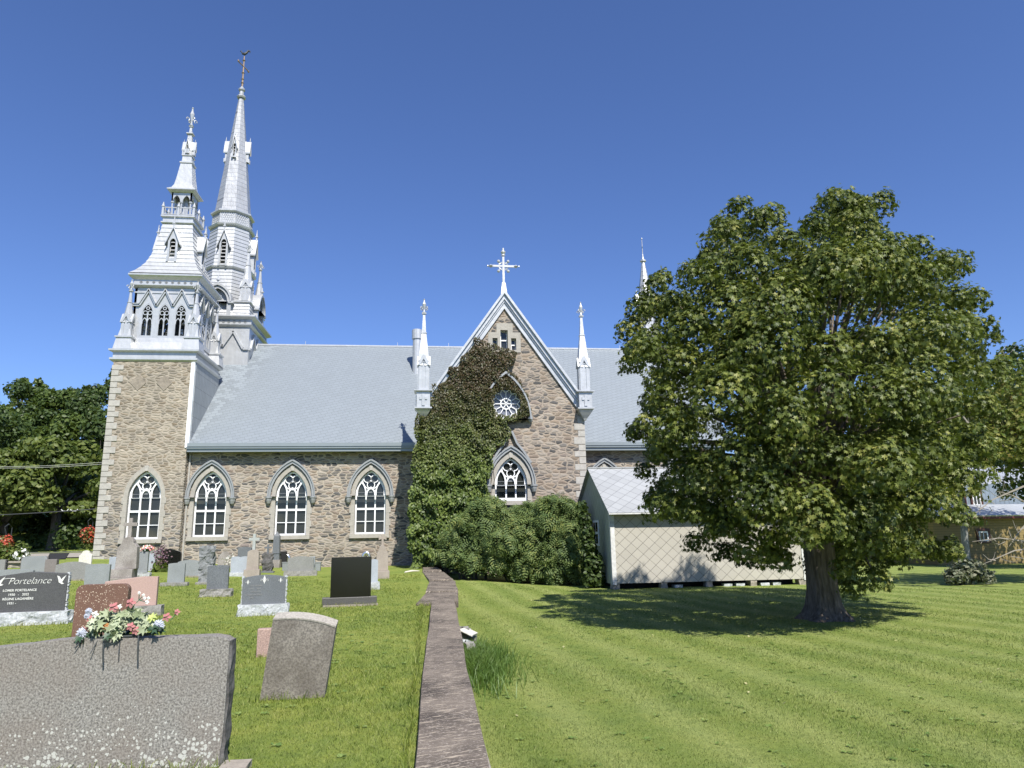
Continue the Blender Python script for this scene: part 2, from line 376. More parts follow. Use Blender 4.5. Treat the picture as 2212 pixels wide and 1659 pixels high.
WIN = [-11.2, -7.15, -3.1, 9.55, 13.6]
holes = [arch(c, 1.8, 3.85, .85, 1.36) for c in WIN]
m = MB(); m.prism([rect(-12.5, 16.6, -.8, 6.3)] + holes, YN, YN + .6); cb(m, 'nave_wall', 'rubble')
m = MB(); m.prism([rect(-16.42, -12.43, -.8, 10.88)] + [arch(-14.28, 1.72, 3.85, .87, 1.36)], 38.1, 38.7)
m.box(-16.42, -15.9, 38.703, 42.3, -.8, 10.88); m.box(-12.95, -12.43, 38.703, 42.3, -.8, 10.88); m.box(-16.4, -12.45, 42.0, 42.296, -.8, 10.86)
cb(m, 'tower_wall', 'rubble_t')
m = MB(); z = -.2; k = 0
while z < 10.6:
    h = .27 + .07 * random.random(); w = .52 if k % 2 else .3; w += .08 * random.random()
    m.box(-16.46, -16.46 + w, 38.06, 38.16, z + .012, z + h - .012); m.box(-16.457, -16.40, 38.165, 38.2 + (.8 - w), z + .012, z + h - .012); z += h; k += 1
cb(m, 'quoin', 'quoin', bevel=.012)
for cx, cz in ((-15.1, 9.75), (-13.8, 9.75)):
    m = MB(); d = [(cx, cz - .42), (cx + .4, cz), (cx, cz + .42), (cx - .4, cz)]; m.prism([d], 38.075, 38.12); cb(m, 'diamond_panel', m_rock('weathered_diamond_panel', (.30, .26, .21), 7.0, .35))
m = MB(); m.box(-12.36, -16.0 + 3.7, 38.2, 42.3, 6.3, 10.86); cb(m, 'tower_cladding', 'clad')
m = MB(); m.box(-12.52, -12.33, 38.05, 38.195, 6.35, 10.85); cb(m, 'corner_trim', 'white')
m = MB(); m.tube([(-12.33, 38.42, 6.1), (-12.33, 38.42, .2)], .05, 8); cb(m, 'downspout', 'quoin')

# nave roof
def slab(mb, x0, x1, y0, z0, y1, z1, th):
    n = Vector((0, -(z1 - z0), (y1 - y0))).normalized() * th
    mb.add([(x0, y0, z0), (x1, y0, z0), (x1, y1, z1), (x0, y1, z1), (x0, y0 - n.y, z0 - n.z), (x1, y0 - n.y, z0 - n.z), (x1, y1 - n.y, z1 - n.z), (x0, y1 - n.y, z1 - n.z)],
           [(0, 1, 2, 3), (7, 6, 5, 4), (4, 5, 1, 0), (5, 6, 2, 1), (6, 7, 3, 2), (7, 4, 0, 3)])
m = MB(); slab(m, -12.34, 16.9, 38.02, 6.55, 46.5, 14.13, .1); slab(m, -15.6, -12.345, 42.33, 10.4, 46.5, 14.13, .1)
m.add([(x, y, z) for x in (-15.6, 16.9) for y, z in ((46.5, 14.13), (54.98, 6.5), (54.9, 6.4), (46.5, 14.0))], [(0, 4, 5, 1), (3, 2, 6, 7), (0, 1, 2, 3), (4, 7, 6, 5)])
nroof = cb(m, 'nave_roof', 'roof')
m = MB(); m.box(-12.34, 16.9, 46.42, 46.6, 14.09, 14.19)
for x in (-12, -8.2, -2.2, 1.2, 7.1, 10.5, 13): m.tube([(x, 46.5, 14.15), (x, 46.5, 14.42)], .018, 4)
cb(m, 'ridge_cap', 'silver', nroof)
m = MB(); m.box(-12.35, 16.9, 37.86, 38.07, 6.38, 6.56); m.box(-12.38, 16.88, 37.98, 38.45, 6.12, 6.375); m.box(-12.4, 16.9, 37.90, 37.98, 6.28, 6.375)
cb(m, 'eave_gutter', 'eave')
m = MB(); m.box(-15.6, -15.2, 42.3, 54.9, 0, 10); m.add([(-15.4, 42.3, 6.4), (-15.4, 54.9, 6.4), (-15.4, 46.5, 14)], [(0, 1, 2)]); m.box(16.2, 16.6, 39.1, 54.9, 0, 6.4)
m.add([(16.5, 38.5, 6.2), (16.5, 54.9, 6.2), (16.5, 46.5, 13.98)], [(0, 1, 2)]); m.box(-15.2, 16.2, 54.3, 54.9, 0, 6.4)
cb(m, 'gable_wall', 'rubble')

def gothic_window(cx, y, zb, zs=3.85, hood=True, rise=1.32, ogee=False, name='window'):
    """y = wall face. frame + tracery (part), glass, surround, hood, sill (sub-parts)"""
    dz = zs - 3.85
    m = MB(); W2 = .79
    m.prism([arch(cx, zb, zs, W2, rise), arch(cx, zb + .09, zs, W2 - .075, rise - .1)], y + .16, y + .24)
    xs = [(-.715, -.275), (-.205, .205), (.275, .715)]
    rows = [zb + .09, zb + .09 + (3.1 + dz - zb - .09) * .47, 3.1 + dz]
    for x in (-.24, .24): m.box(cx + x - .035, cx + x + .035, y + .155, y + .245, zb + .09, 3.82 + dz)
    m.box(cx - .72, cx + .72, y + .15, y + .25, 3.1 + dz, 3.2 + dz); m.box(cx - .72, cx + .72, y + .17, y + .23, 3.8 + dz, 3.835 + dz)
    if rows[1] < 3.0 + dz: m.box(cx - .72, cx + .72, y + .17, y + .23, rows[1], rows[1] + .035)
    for x in (-.485, .485): m.prism([arch(cx + x, 3.83 + dz, 4.0 + dz, .255, .62), arch(cx + x, 3.83 + dz, 4.0 + dz, .185, .5)], y + .153, y + .235)
    m.prism([arch(cx, 3.83 + dz, 3.9 + dz, .245, .42), arch(cx, 3.83 + dz, 3.9 + dz, .18, .31)], y + .151, y + .233)
    cz = 4.62 + dz; m.prism([circ(cx, cz, .455), circ(cx, cz, .41)], y + .148, y + .231)
    for a in (150, 30, 270):
        a = radians(a); c2 = (cx + .215 * cos(a), cz + .215 * sin(a)); m.prism([circ(c2[0], c2[1], .215, 16), circ(c2[0], c2[1], .172, 16)], y + .145, y + .229)
    w = cb(m, name, 'white')
    m = MB(); m.prism([arch(cx, zb + .03, zs, W2 - .03, rise - .05)], y + .26, y + .27, back=False); cb(m, 'pane', 'glass', w)
    m = MB()   # blank panels around the tracery
    A = arch(cx, 4.0 + dz, 4.0 + dz, W2 - .08, rise - .27)
    hs = [circ(cx, cz, .42, 18)] + [arch(cx + x, 4.02 + dz, 4.05 + dz, .19, .42, 4) for x in (-.485, .485)]
    try: m.prism([A] + hs, y + .236, y + .25)
    except Exception: pass
    cb(m, 'blank_panel', 'greyp', w)
    m = MB(); m.prism([arch(cx, zb, zs, 1.0, 1.62), arch(cx, zb, zs, .8, 1.35)], y - .035, y + .148)
    for i in range(7):
        zz = zb + .1 + i * .33
        if zz < zs - .1:
            for s in (-1, 1): m.box(cx + s * (.9 + .04 * (i % 2)) - .13, cx + s * (.9 + .04 * (i % 2)) + .13, y - .04, y + .1, zz, zz + .3) if i % 2 else None
    cb(m, 'stone_surround', 'ashlar', w)
    m = MB(); m.add([(cx - .07, y - .06, zs + 1.32), (cx + .07, y - .06, zs + 1.32), (cx + .11, y - .06, zs + 1.58), (cx - .11, y - .06, zs + 1.58),
                     (cx - .07, y + .05, zs + 1.32), (cx + .07, y + .05, zs + 1.32), (cx + .11, y + .05, zs + 1.58), (cx - .11, y + .05, zs + 1.58)],
                    [(0, 1, 2, 3), (0, 4, 5, 1), (1, 5, 6, 2), (2, 6, 7, 3), (3, 7, 4, 0)]); cb(m, 'keystone', 'quoin', w)
    m = MB(); m.box(cx - 1.02, cx + 1.02, y - .14, y + .15, zb - .2, zb - .003); cb(m, 'sill', 'ashlar', w)
    if hood:
        m = MB(); H = 1.9
        m.prism([arch(cx, zs - .02, zs, 1.2, H), arch(cx, zs - .02, zs, 1.04, 1.68)], y - .14, y - .002)
        m.prism([arch(cx, zs - .02, zs, 1.215, H + .02), arch(cx, zs - .02, zs, 1.16, H - .08)], y - .2, y - .142)
        if ogee:
            for s in (-1, 1):
                pts = [(cx + s * 1.0, y - .1, zs + 1.05), (cx + s * .62, y - .1, zs + 1.62), (cx + s * .3, y - .1, zs + 2.02), (cx + s * .06, y - .1, zs + 2.62)]
                for a, c3 in zip(pts, pts[1:]): m.bar(a, c3, .1, .2)
        cb(m, 'hood_mould', 'hood', w)
        for s in (-1, 1):
            m = MB(); m.loft(cx + s * 1.12, y - .1, [(zs - .42, .03), (zs - .36, .09), (zs - .22, .13), (zs - .12, .14), (zs - .1, .17), (zs - .02, .17)], 8); cb(m, 'corbel', 'hood', w)
    return w
for c in WIN: gothic_window(c, YN, 1.85)
gothic_window(-14.28, 38.1, 1.78, hood=False)

# ---- transept
CX = 3.77; X0, X1 = -.22, 7.76; AP = 13.55
m = MB(); slx = [circ(CX, 8.12, .78, 20), arch(3.98, 3.3, 4.1, .85, 1.36)]
sl = [(CX - .03, 10.98, 11.98, .19), (CX - .50, 10.93, 11.55, .13), (CX + .46, 10.93, 11.55, .13)]
for x, z0, z1, w in sl: slx.append(rect(x - w, x + w, z0, z1))
m.prism([[(X0, -.8), (X1, -.8), (X1, 8.1), (CX, 13.75), (X0, 8.1)]] + slx, YT, YT + .5)
m.box(X0, X0 + .5, YT + .503, YN, -.8, 8.0); m.box(X1 - .5, X1, YT + .503, YN, -.8, 8.0)
tw = cb(m, 'transept_wall', 'rubble_f')
m = MB(); z = -.2; k = 0
while z < 7.2:
    h = .3 + .08 * random.random(); w = (.55 if k % 2 else .33) + .05 * random.random()
    m.box(X1 + .02 - w, X1 + .02, YT - .02, YT + .1, z + .015, z + h - .015); z += h; k += 1
cb(m, 'quoin', 'quoin', tw, bevel=.012)
gothic_window(3.98, YT, 3.3, zs=4.1, ogee=True)
# transept roof + raking cornice
m = MB()
for s in (-1, 1):
    x1 = CX + s * 4.15; zz = 8.0
    a, b2, c3, d = (CX, YT - .28, 13.98), (x1, YT - .28, zz), (x1, 46.4, zz), (CX, 46.4, 13.98)
    vs = [a, b2, c3, d] + [(p[0], p[1], p[2] - .16) for p in (a, b2, c3, d)]
    m.add(vs, [(0, 1, 2, 3), (7, 6, 5, 4), (0, 4, 5, 1), (1, 5, 6, 2), (2, 6, 7, 3)])
troof = cb(m, 'transept_roof', 'roof_t')
m = MB()
for s in (-1, 1):
    def L(off, t): return (CX + s * t, 14.05 - off - t * 1.437)
    for (o0, o1, y0) in ((0, .2, YT - .36), (.203, .48, YT - .24), (.483, .62, YT - .16), (.623, .95, YT - .10)):
        p = [(CX, 14.07 - o0), (CX, 14.07 - o1), (CX + s * 3.76, 14.07 - o1 - 5.4), (CX + s * 3.76, 14.07 - o0 - 5.4)]
        m.prism([p if s > 0 else p[::-1]], y0, YT + .0 if y0 > YT - .2 else YT - .02)
cb(m, 'raking_cornice', 'silver', troof)
for x, z0, z1, w in sl:
    m = MB(); m.prism([rect(x - w + .01, x + w - .01, z0, z1 - .01), rect(x - w + .05, x + w - .05, z0 + .04, (z0 + z1) / 2 - .03), rect(x - w + .05, x + w - .05, (z0 + z1) / 2 + .03, z1 - .05)], YT + .2, YT + .26)
    wd = cb(m, 'slit_window', 'white'); m = MB(); m.box(x - w + .02, x + w - .02, YT + .27, YT + .28, z0, z1); cb(m, 'pane', 'glass', wd)
m = MB(); P = [(CX - .85, 10.8), (CX + .82, 10.8), (CX + .82, 11.86), (CX + .42, 11.86), (CX + .42, 12.35), (CX - .42, 12.35), (CX - .42, 11.86), (CX - .85, 11.86)]
m.prism([P] + [rect(x - w, x + w, z0, z1) for x, z0, z1, w in sl], YT - .03, YT - .002); cb(m, 'slit_surround', 'ashlar')
# rose window
m = MB(); rz = 8.15; y = YT + .1
m.prism([circ(CX + .03, rz, .30, 22), circ(CX + .03, rz, .245, 22)], y, y + .07); m.prism([circ(CX + .03, rz, .82, 28), circ(CX + .03, rz, .76, 28)], y, y + .07)
for i in range(6):
    a = pi * i / 3; m.bar((CX + .03, y + .03, rz), (CX + .03 + .26 * cos(a), y + .03, rz + .26 * sin(a)), .04, .05)
for i in range(12):
    a = 2 * pi * i / 12 + pi / 12 * 0; p, q = .29, .58; c0 = (CX + .03 + p * cos(a), y + .035, rz + p * sin(a)); c1 = (CX + .03 + q * cos(a), y + .035, rz + q * sin(a))
    m.bar(c0, c1, .04, .06)
    for s in (-1, 1):
        aa = a + s * pi / 12; m.bar(c1, (CX + .03 + .76 * cos(aa), y + .035, rz + .76 * sin(aa)), .05, .06)
rose = cb(m, 'rose_window', 'white')
m = MB(); m.prism([circ(CX + .03, rz, .8, 24)], y + .08, y + .09, back=False); cb(m, 'pane', m_plain('grey_old_glass', (.16, .17, .2), .25, .3), rose)
m = MB(); m.prism([arch(CX, 7.3, 7.3, 1.27, 2.45, 9), arch(CX, 7.3, 7.3, 1.19, 2.32, 9)], YT - .34, YT - .002)
for s in (-1, 1): m.ball((CX + s * 1.22, YT - .14, 7.34), .13, 8, 6, 1.5)
cb(m, 'hood_mould', 'hood', rose)

# ---- finials, pinnacles
def fleur(m, x, y, z, h, s=1.0):
    """small cast fleur finial, height h"""
    m.loft(x, y, [(z, .09 * s), (z + .05, .11 * s), (z + .09, .05 * s), (z + h * .25, .035 * s), (z + h * .45, .07 * s), (z + h * .62, .10 * s), (z + h * .78, .045 * s), (z + h * .9, .03 * s), (z + h * .95, .05 * s), (z + h, .012)], 8)
    for k in range(4):
        a = pi / 4 + k * pi / 2; pts = []
        for i in range(7):
            t = i / 6; ang = -1.2 + t * 4.6; rr = .085 * s; pts.append((x + cos(a) * (.12 * s + rr * (1 - cos(ang)) * .8), y + sin(a) * (.12 * s + rr * (1 - cos(ang)) * .8), z + h * .32 + rr * sin(ang)))
        m.tube(pts, .026 * s, 5)
def gablet_crown(m, x, y, z0, z1, h, y_out=.04):
    for k in range(4):
        a = k * pi / 2; T = m.T; m.T = T @ Matrix.Translation((x, y, 0)) @ Matrix.Rotation(a, 4, 'Z')
        w = h + .03; m.prism([[(-w, z0), (-w * .55, z0 + .02), (0, z0 + (z1 - z0) * .62), (w * .55, z0 + .02), (w, z0), (w * .25, z1 - .05), (0, z1), (-w * .25, z1 - .05)]], -h - y_out, -h * .2); m.T = T
def niche(m, x, y, z0, z1, h):
    for k in range(4):
        a = k * pi / 2; T = m.T; m.T = T @ Matrix.Translation((x, y, 0)) @ Matrix.Rotation(a, 4, 'Z')
        w = h * .9; A = arch(0, z0 + .1, z1 - w * .7, w * .42, w * .6, 4)
        m.prism([rect(-w, w, z0, z1), A], -h - .03, -h + .001, back=False); m.T = T
def pinnacle(x, y, ped, shaft, tip, h, name='pinnacle', corb=None, cross=False, fin=.42):
    m = MB()
    if corb:  # corbelled underside
        m.loft(x, y, [(corb, .05), (corb + .12, .1), (corb + .25, .2), (corb + .4, .3), (corb + .5, .35), (corb + .55, .42), (corb + .62, .42), (corb + .63, .33), (ped - .1, .33), (ped - .08, .36), (ped - .04, .45), (ped, .45), (ped + .02, h)], 4)
        if cross:
            zc = (corb + .63 + ped - .1) / 2
            for k in range(4):
                T = m.T; m.T = T @ Matrix.Translation((x, y, 0)) @ Matrix.Rotation(k * pi / 2, 4, 'Z')
                m.box(-.07, .07, -.37, -.33, zc - .3, zc + .28); m.box(-.19, -.073, -.37, -.33, zc + .0, zc + .14); m.box(.073, .19, -.37, -.33, zc + .0, zc + .14); m.T = T
    sh0, sh1 = ped, shaft
    m.loft(x, y, [(sh0, h), (sh0 + .02, h - .03), (sh1, h - .03)], 4); niche(m, x, y, sh0 + .03, sh1 - .02, h - .03)
    gablet_crown(m, x, y, sh1 - .22, sh1 + .34, h)
    L = tip - sh1
    m.loft(x, y, [(sh1 + .03, h * .95), (sh1 + L * .58, h * .42), (sh1 + L * .585, h * .5), (sh1 + L * .6, h * .5), (sh1 + L * .605, h * .38), (tip - .03, .055), (tip - .02, .11), (tip + .02, .11), (tip + .03, .04)], 8 if not corb else 4)
    for k in range(4):   # little spikes at the foot
        a = pi / 4 + k * pi / 2
        if not corb: m.loft(x + cos(a) * h * 1.25, y + sin(a) * h * 1.25, [(sh0, .09), (sh0 + .45, .008)], 4)
    p = cb(m, name, 'silver'); m = MB(); fleur(m, x, y, tip + .02, fin * 1.55, .95); cb(m, 'finial', 'silver', p); return p
for x in (7.78, -.34): pinnacle(x, YT - .12, 8.72, 10.2, 12.75, .28, corb=7.25, cross=True, fin=.5)
# cross on the transept gable
m = MB(); m.loft(CX - .02, YT - .1, [(13.85, .16), (14.5, .09), (14.52, .06), (16.1, .05)], 4)
m.bar((CX - .62, YT - .1, 15.43), (CX + .58, YT - .1, 15.43), .10, .09)
cc = (CX - .02, 15.43)
for s in (-1, 1):
    for k in (-1, 1):
        m.tube([(cc[0] + s * .08, YT - .1, cc[1] + k * .22), (cc[0] + s * .14, YT - .1, cc[1] + k * .14), (cc[0] + s * .24, YT - .1, cc[1] + k * .1)], .03, 5); m.tube([(cc[0] + s * .1, YT - .1, cc[1] + k * .12), (cc[0] + s * .24, YT - .1, cc[1] + k * .26)], .028, 5)
        m.ball((cc[0] + s * .25, YT - .1, cc[1] + k * .27), .085, 8, 6)
    m.loft(cc[0] + s * .66, YT - .1, [(15.34, .02), (15.43, .12), (15.52, .02)], 8); m.ball((cc[0] + s * .82, YT - .1, 15.43), .05, 6, 4)
m.loft(CX - .02, YT - .1, [(16.0, .1), (16.04, .1), (16.08, .07), (16.2, .12), (16.24, .12), (16.3, .05), (16.42, .05), (16.46, .01)], 8)
cb(m, 'gable_cross', 'silver')
# chimney
m = MB(); m.loft(-.86, 44.0, [(11.5, .27), (13.95, .27), (13.96, .33), (14.55, .33), (14.58, .28), (14.6, .05)], 14); cb(m, 'chimney', 'silver')
# vent pipes against the wall come later as things

# ---- boarded pyramids
def laps(m, cx, cy, prof, n, dz, lip=.035):
    """surface of overlapping boards following prof [(z, half)]"""
    z0, z1 = prof[0][0], prof[-1][0]; k = max(1, round((z1 - z0) / dz)); out = []
    f = lambda z: np.interp(z, [p[0] for p in prof], [p[1] for p in prof])
    for i in range(k):
        a, b2 = z0 + (z1 - z0) * i / k, z0 + (z1 - z0) * (i + 1) / k; out += [(a, f(a) + lip), (b2, f(b2) + .004)]
    m.loft(cx, cy, out, n)
def face(m, cx, cy, k, n=4):
    m.T = Matrix.Translation((cx, cy, 0)) @ Matrix.Rotation(2 * pi * k / n, 4, 'Z')
def dormer(m, md, y, z0, ze, zp, w, zl0, zl1, dep):
    """louvred dormer whose front lies at local y; built toward +y"""
    A = arch(0, zl0, zl1 - w * .45, w * .36, w * .5, 5)
    m.prism([[(-w * .62, z0), (w * .62, z0), (w * .62, ze), (0, zp - .12), (-w * .62, ze)], A], y, y + .06)
    m.box(-w * .62, -w * .58, y + .06, y + dep, z0, ze); m.box(w * .58, w * .62, y + .06, y + dep, z0, ze)
    for s in (-1, 1):
        a = (0, zp); b2 = (s * w, ze - .16); p = [a, (0, zp - .09), (s * (w - .02), ze - .25), b2]
        m.prism([p if s > 0 else p[::-1]], y - .1, y + dep)
        m.box(s * w * .52 - .05, s * w * .52 + .05, y - .07, y, z0 - .06, z0 + .22)
    n = max(3, int((zl1 - zl0) / .22))
    for i in range(n):
        zz = zl0 + (zl1 - zl0) * i / n; hw = w * .34 * (1 if i < n - 2 else .8)
        m.add([(-hw, y + .02, zz), (hw, y + .02, zz), (hw, y + .16, zz + .13), (-hw, y + .16, zz + .13)], [(0, 1, 2, 3)])
    m.loft(0, y - .02, [(zp - .1, .11 * w), (zp + .35 * w, .11 * w), (zp + .4 * w, .2 * w), (zp + .5 * w, .2 * w), (zp + .55 * w, .1 * w), (zp + 1.6 * w, .02 * w)], 4)
    md.prism([A], y + .2, y + .22, back=False)
def quatre(m, x, y, z, r, kind=4):
    if kind == 4:
        for a in range(4): m.loft_y(x + r * .5 * cos(a * pi / 2), z + r * .5 * sin(a * pi / 2), y, r * .48)
    else: m.loft_y(x, z, y, r)
def _ly(s, x, z, y, r, n=8):
    s.prism([circ(x, z, r, n)], y, y + .02, back=False)
MB.loft_y = _ly

# ---- near steeple (tower 1)
T1 = (-14.42, 40.2); T1b = (-14.3, 40.2)
m = MB(); m.loft(*T1, [(10.84, 2.03), (10.9, 2.12), (10.98, 2.2), (11.08, 2.2), (11.1, 2.08), (11.38, 2.08), (11.4, 2.14), (11.46, 2.26), (11.54, 2.26), (11.6, 2.05), (11.7, 1.86), (12.0, 1.78), (12.05, 1.7), (12.3, 1.66)], 4)
cb(m, 'tower_cornice', 'silver')
m = MB(); md = MB(); BH = 1.6
for k in range(4):
    for q in (m, md): face(q, *T1b, k)
    hs = [arch(x, 12.42, 13.7, .29, .55, 5) for x in (-.86, 0, .86)]
    m.prism([rect(-BH, BH, 12.2, 15.2)] + hs, -BH, -BH + .12)
    zz = [(-BH, 14.12), (-1.3, 14.12), (-.86, 14.98), (-.43, 14.12), (0, 14.98), (.43, 14.12), (.86, 14.98), (1.3, 14.12), (BH, 14.12)]
    for a, b2 in zip(zz, zz[1:]):
        m.bar((a[0], -BH - .05, a[1]), (b2[0], -BH - .05, b2[1]), .12, .1); m.bar((a[0], -BH - .09, a[1] + .07), (b2[0], -BH - .09, b2[1] + .07), .04, .14)
    m.box(-BH, BH, -BH - .04, -BH, 14.82, 14.9)
    for x in (-.86, 0, .86):
        m.box(x - .03, x + .03, -BH + .02, -BH + .08, 12.42, 13.75); m.prism([arch(x, 12.42, 13.7, .29, .55, 5), arch(x, 12.45, 13.7, .25, .48, 5)], -BH + .01, -BH + .07)
        for s in (-1, 1):
            m.prism([arch(x + s * .13, 13.1, 13.2, .135, .26, 4), arch(x + s * .13, 13.1, 13.2, .1, .2, 4)], -BH + .015, -BH + .06)
            m.prism([circ(x + s * .12, 13.72, .13, 10), circ(x + s * .12, 13.72, .09, 10)], -BH + .018, -BH + .065)
        m.prism([circ(x, 13.98, .1, 10), circ(x, 13.98, .06, 10)], -BH + .018, -BH + .066)
    m.m = 1
    for i in range(9): quatre(m, -1.3 + i * .325, -1.705, 15.42, .085)
    m.m = 0
for q in (m, md): q.T = Matrix()
m.box(T1b[0] - 1.4, T1b[0] + 1.4, T1b[1] - 1.4, T1b[1] + 1.4, 12.21, 12.3)
m.loft(*T1b, [(15.12, 1.62), (15.15, 1.7), (15.22, 1.82), (15.28, 1.82), (15.3, 1.69), (15.56, 1.69), (15.6, 1.74), (15.68, 1.86), (15.76, 1.92), (15.84, 1.92), (15.9, 1.6)], 4)
bel = cb(m, 'belfry', [M['silver'], M['greyp']])
m = MB(); m.loft(*T1b, [(12.3, .25), (15.1, .25)], 8); m.box(T1b[0] - 1.1, T1b[0] + 1.1, T1b[1] - .1, T1b[1] + .1, 13.3, 13.5); m.loft(T1b[0], T1b[1] - .5, [(12.7, .42), (12.8, .36), (13.1, .24), (13.3, .08)], 12); cb(m, 'bell', 'iron', bel)
m = MB(); laps(m, *T1b, [(15.9, 1.86), (16.25, 1.55), (16.7, 1.3), (17.3, 1.1), (18.2, .93), (19.25, .8)], 4, .27, .03)
m.loft(*T1b, [(19.25, .86), (19.3, .9), (19.36, .9), (19.4, .82), (19.62, .82), (19.66, .92), (19.74, .92), (19.78, .6)], 4)
pyr = cb(m, 'lower_spire', 'silver_b')
for k in range(4):
    m = MB(); md = MB()
    for q in (m, md): face(q, *T1b, k)
    dormer(m, md, -1.28, 16.85, 18.0, 18.85, .42, 17.0, 18.15, .6); d = cb(m, 'dormer', 'silver'); cb(md, 'louvre_opening', 'dark', d)
m = MB()
for k in range(4):
    face(m, *T1b, k)
    for x in (-.84, 0, .84)[:2 if k % 1 == 0 else 3]:
        m.loft(x, -.84, [(19.76, .06), (20.25, .05), (20.27, .08), (20.3, .08), (20.32, .06), (20.55, .015)], 4)
    m.box(-.8, .8, -.865, -.815, 20.2, 20.25); m.box(-.8, .8, -.865, -.815, 19.8, 19.84)
    for i in range(8): m.box(-.74 + i * .2, -.71 + i * .2, -.85, -.83, 19.84, 20.2)
m.T = Matrix(); cb(m, 'balustrade', 'silver')
m = MB(); CH = .55
for k in range(4):
    face(m, *T1b, k)
    m.prism([[(-CH, 20.75), (-CH, 21.35), (CH, 21.35), (CH, 20.75), (CH * .9, 20.75)] + [(CH * .9 - .0, 20.76)] + arch(.27, 20.75, 20.76, .2, .38, 4)[2:] + [(.04, 20.72), (-.04, 20.72)] + arch(-.27, 20.75, 20.76, .2, .38, 4)[2:] + [(-CH * .9, 20.75)]], -CH, -CH + .08)
    for x in (-CH + .05, 0):
        m.loft(x, -CH + .05, [(19.75, .07), (19.8, .05), (20.65, .045), (20.68, .08), (20.76, .09)], 8)
m.T = Matrix(); m.loft(*T1b, [(19.75, .2), (21.3, .2)], 8)
m.loft(*T1b, [(21.3, .6), (21.36, .66), (21.42, .78), (21.48, .78), (21.62, .6), (21.85, .5), (22.3, .43), (23.3, .31), (23.32, .36), (23.4, .36), (23.42, .28), (23.8, .25), (23.82, .3), (23.88, .3), (23.9, .22), (25.3, .1), (25.32, .19), (25.38, .19), (25.4, .08), (25.8, .05), (25.82, .1), (25.86, .1)], 4)
cb(m, 'lantern', 'silver')
m = MB(); fleur(m, *T1b, 25.86, 1.3, 1.25); cb(m, 'finial', 'silver')
for k in range(4):
    m = MB(); md = MB()
    for q in (m, md): face(q, *T1b, k)
    dormer(m, md, -.29, 24.0, 24.45, 24.85, .115, 24.03, 24.5, .18); d = cb(m, 'lucarne', 'silver'); cb(md, 'louvre_opening', 'dark', d)
for x, y in ((-16.03, 38.42), (-12.62, 38.42), (-12.55, 41.9), (-16.03, 41.9)):
    m = MB(); m.loft(x, y, [(11.55, .46), (12.15, .37), (12.18, .43), (12.26, .43), (12.28, .36)], 4); cb(m, 'pinnacle_base', 'silver')
    pinnacle(x, y, 12.28, 13.25, 14.85, .26)

# ---- great steeple (tower 2)
T2 = (-13.35, 46.5)
m = MB(); md = MB(); m.loft(*T2, [(9, 2.06), (14.72, 2.06)], 4)
for k in range(4):
    for q in (m, md): face(q, *T2, k)
    zz = [(-2.06, 13.3), (-1.75, 13.3), (-1.1, 14.45), (-.5, 13.45), (0, 14.45), (.5, 13.45), (1.1, 14.45), (1.75, 13.3), (2.06, 13.3)]
    for a, b2 in zip(zz, zz[1:]): m.bar((a[0], -2.12, a[1]), (b2[0], -2.12, b2[1]), .14, .12)
    m.m = 1
    for i in range(12): quatre(m, -1.8 + i * .327, -2.185, 15.02, .09, 1)
    m.m = 0
for q in (m, md): q.T = Matrix()
m.loft(*T2, [(14.72, 2.1), (14.78, 2.2), (14.84, 2.24), (14.86, 2.17), (15.18, 2.17), (15.22, 2.25), (15.32, 2.42), (15.42, 2.42), (15.46, 2.1)], 4)
b3 = cb(m, 'great_tower_stage', [M['silver'], M['greyp']])
m = MB(); laps(m, *T2, [(15.45, 1.98), (16.35, 1.9)], 4, .24); m.loft(*T2, [(16.35, 1.96), (16.4, 2.02), (16.46, 2.02), (16.5, 1.7)], 4); cb(m, 'parapet', 'silver_b')
for sx2 in (-1, 1):
    for sy2 in (-1, 1): pinnacle(T2[0] + sx2 * 1.62, T2[1] + sy2 * 1.62, 16.48, 17.6, 19.9, .33)
m = MB(); laps(m, *T2, [(16.4, 1.56), (18.8, 1.46)], 8, .25, .03); m.loft(*T2, [(18.8, 1.5), (18.86, 1.58), (18.95, 1.62), (19.0, 1.45)], 8)
laps(m, *T2, [(19.0, 1.42), (21.85, 1.22)], 8, .25, .03); m.loft(*T2, [(21.85, 1.28), (21.92, 1.36), (22.02, 1.4), (22.06, 1.2)], 8); cb(m, 'octagonal_drum', 'silver_b')
m = MB(); m.loft(*T2, [(22.05, 1.2), (22.85, 1.14), (22.88, 1.22), (22.95, 1.3), (23.05, 1.3), (23.1, 1.1)], 8)
for k in range(8):
    face(m, *T2, k, 8)
    for i in range(-3, 5):
        for s in (-1, 1):
            xa, xb = i * .14 - .07, i * .14 - .07 + s * .3
            p = [(max(-.46, min(.46, xa)), 22.1), (max(-.46, min(.46, xb)), 22.8)]
            if abs(xa) < .5: m.bar((p[0][0], -1.19, 22.1), (p[1][0], -1.17, 22.8), .03, .03)
m.T = Matrix(); cb(m, 'lattice_band', 'silver')
m = MB(); m.loft(*T2, [(23.1, 1.08), (32.0, .16), (32.03, .26), (32.12, .3), (32.2, .26), (32.24, .15), (32.6, .13), (32.64, .2), (32.75, .22), (32.85, .12), (33.0, .05)], 8); cb(m, 'great_spire', 'silver_s')
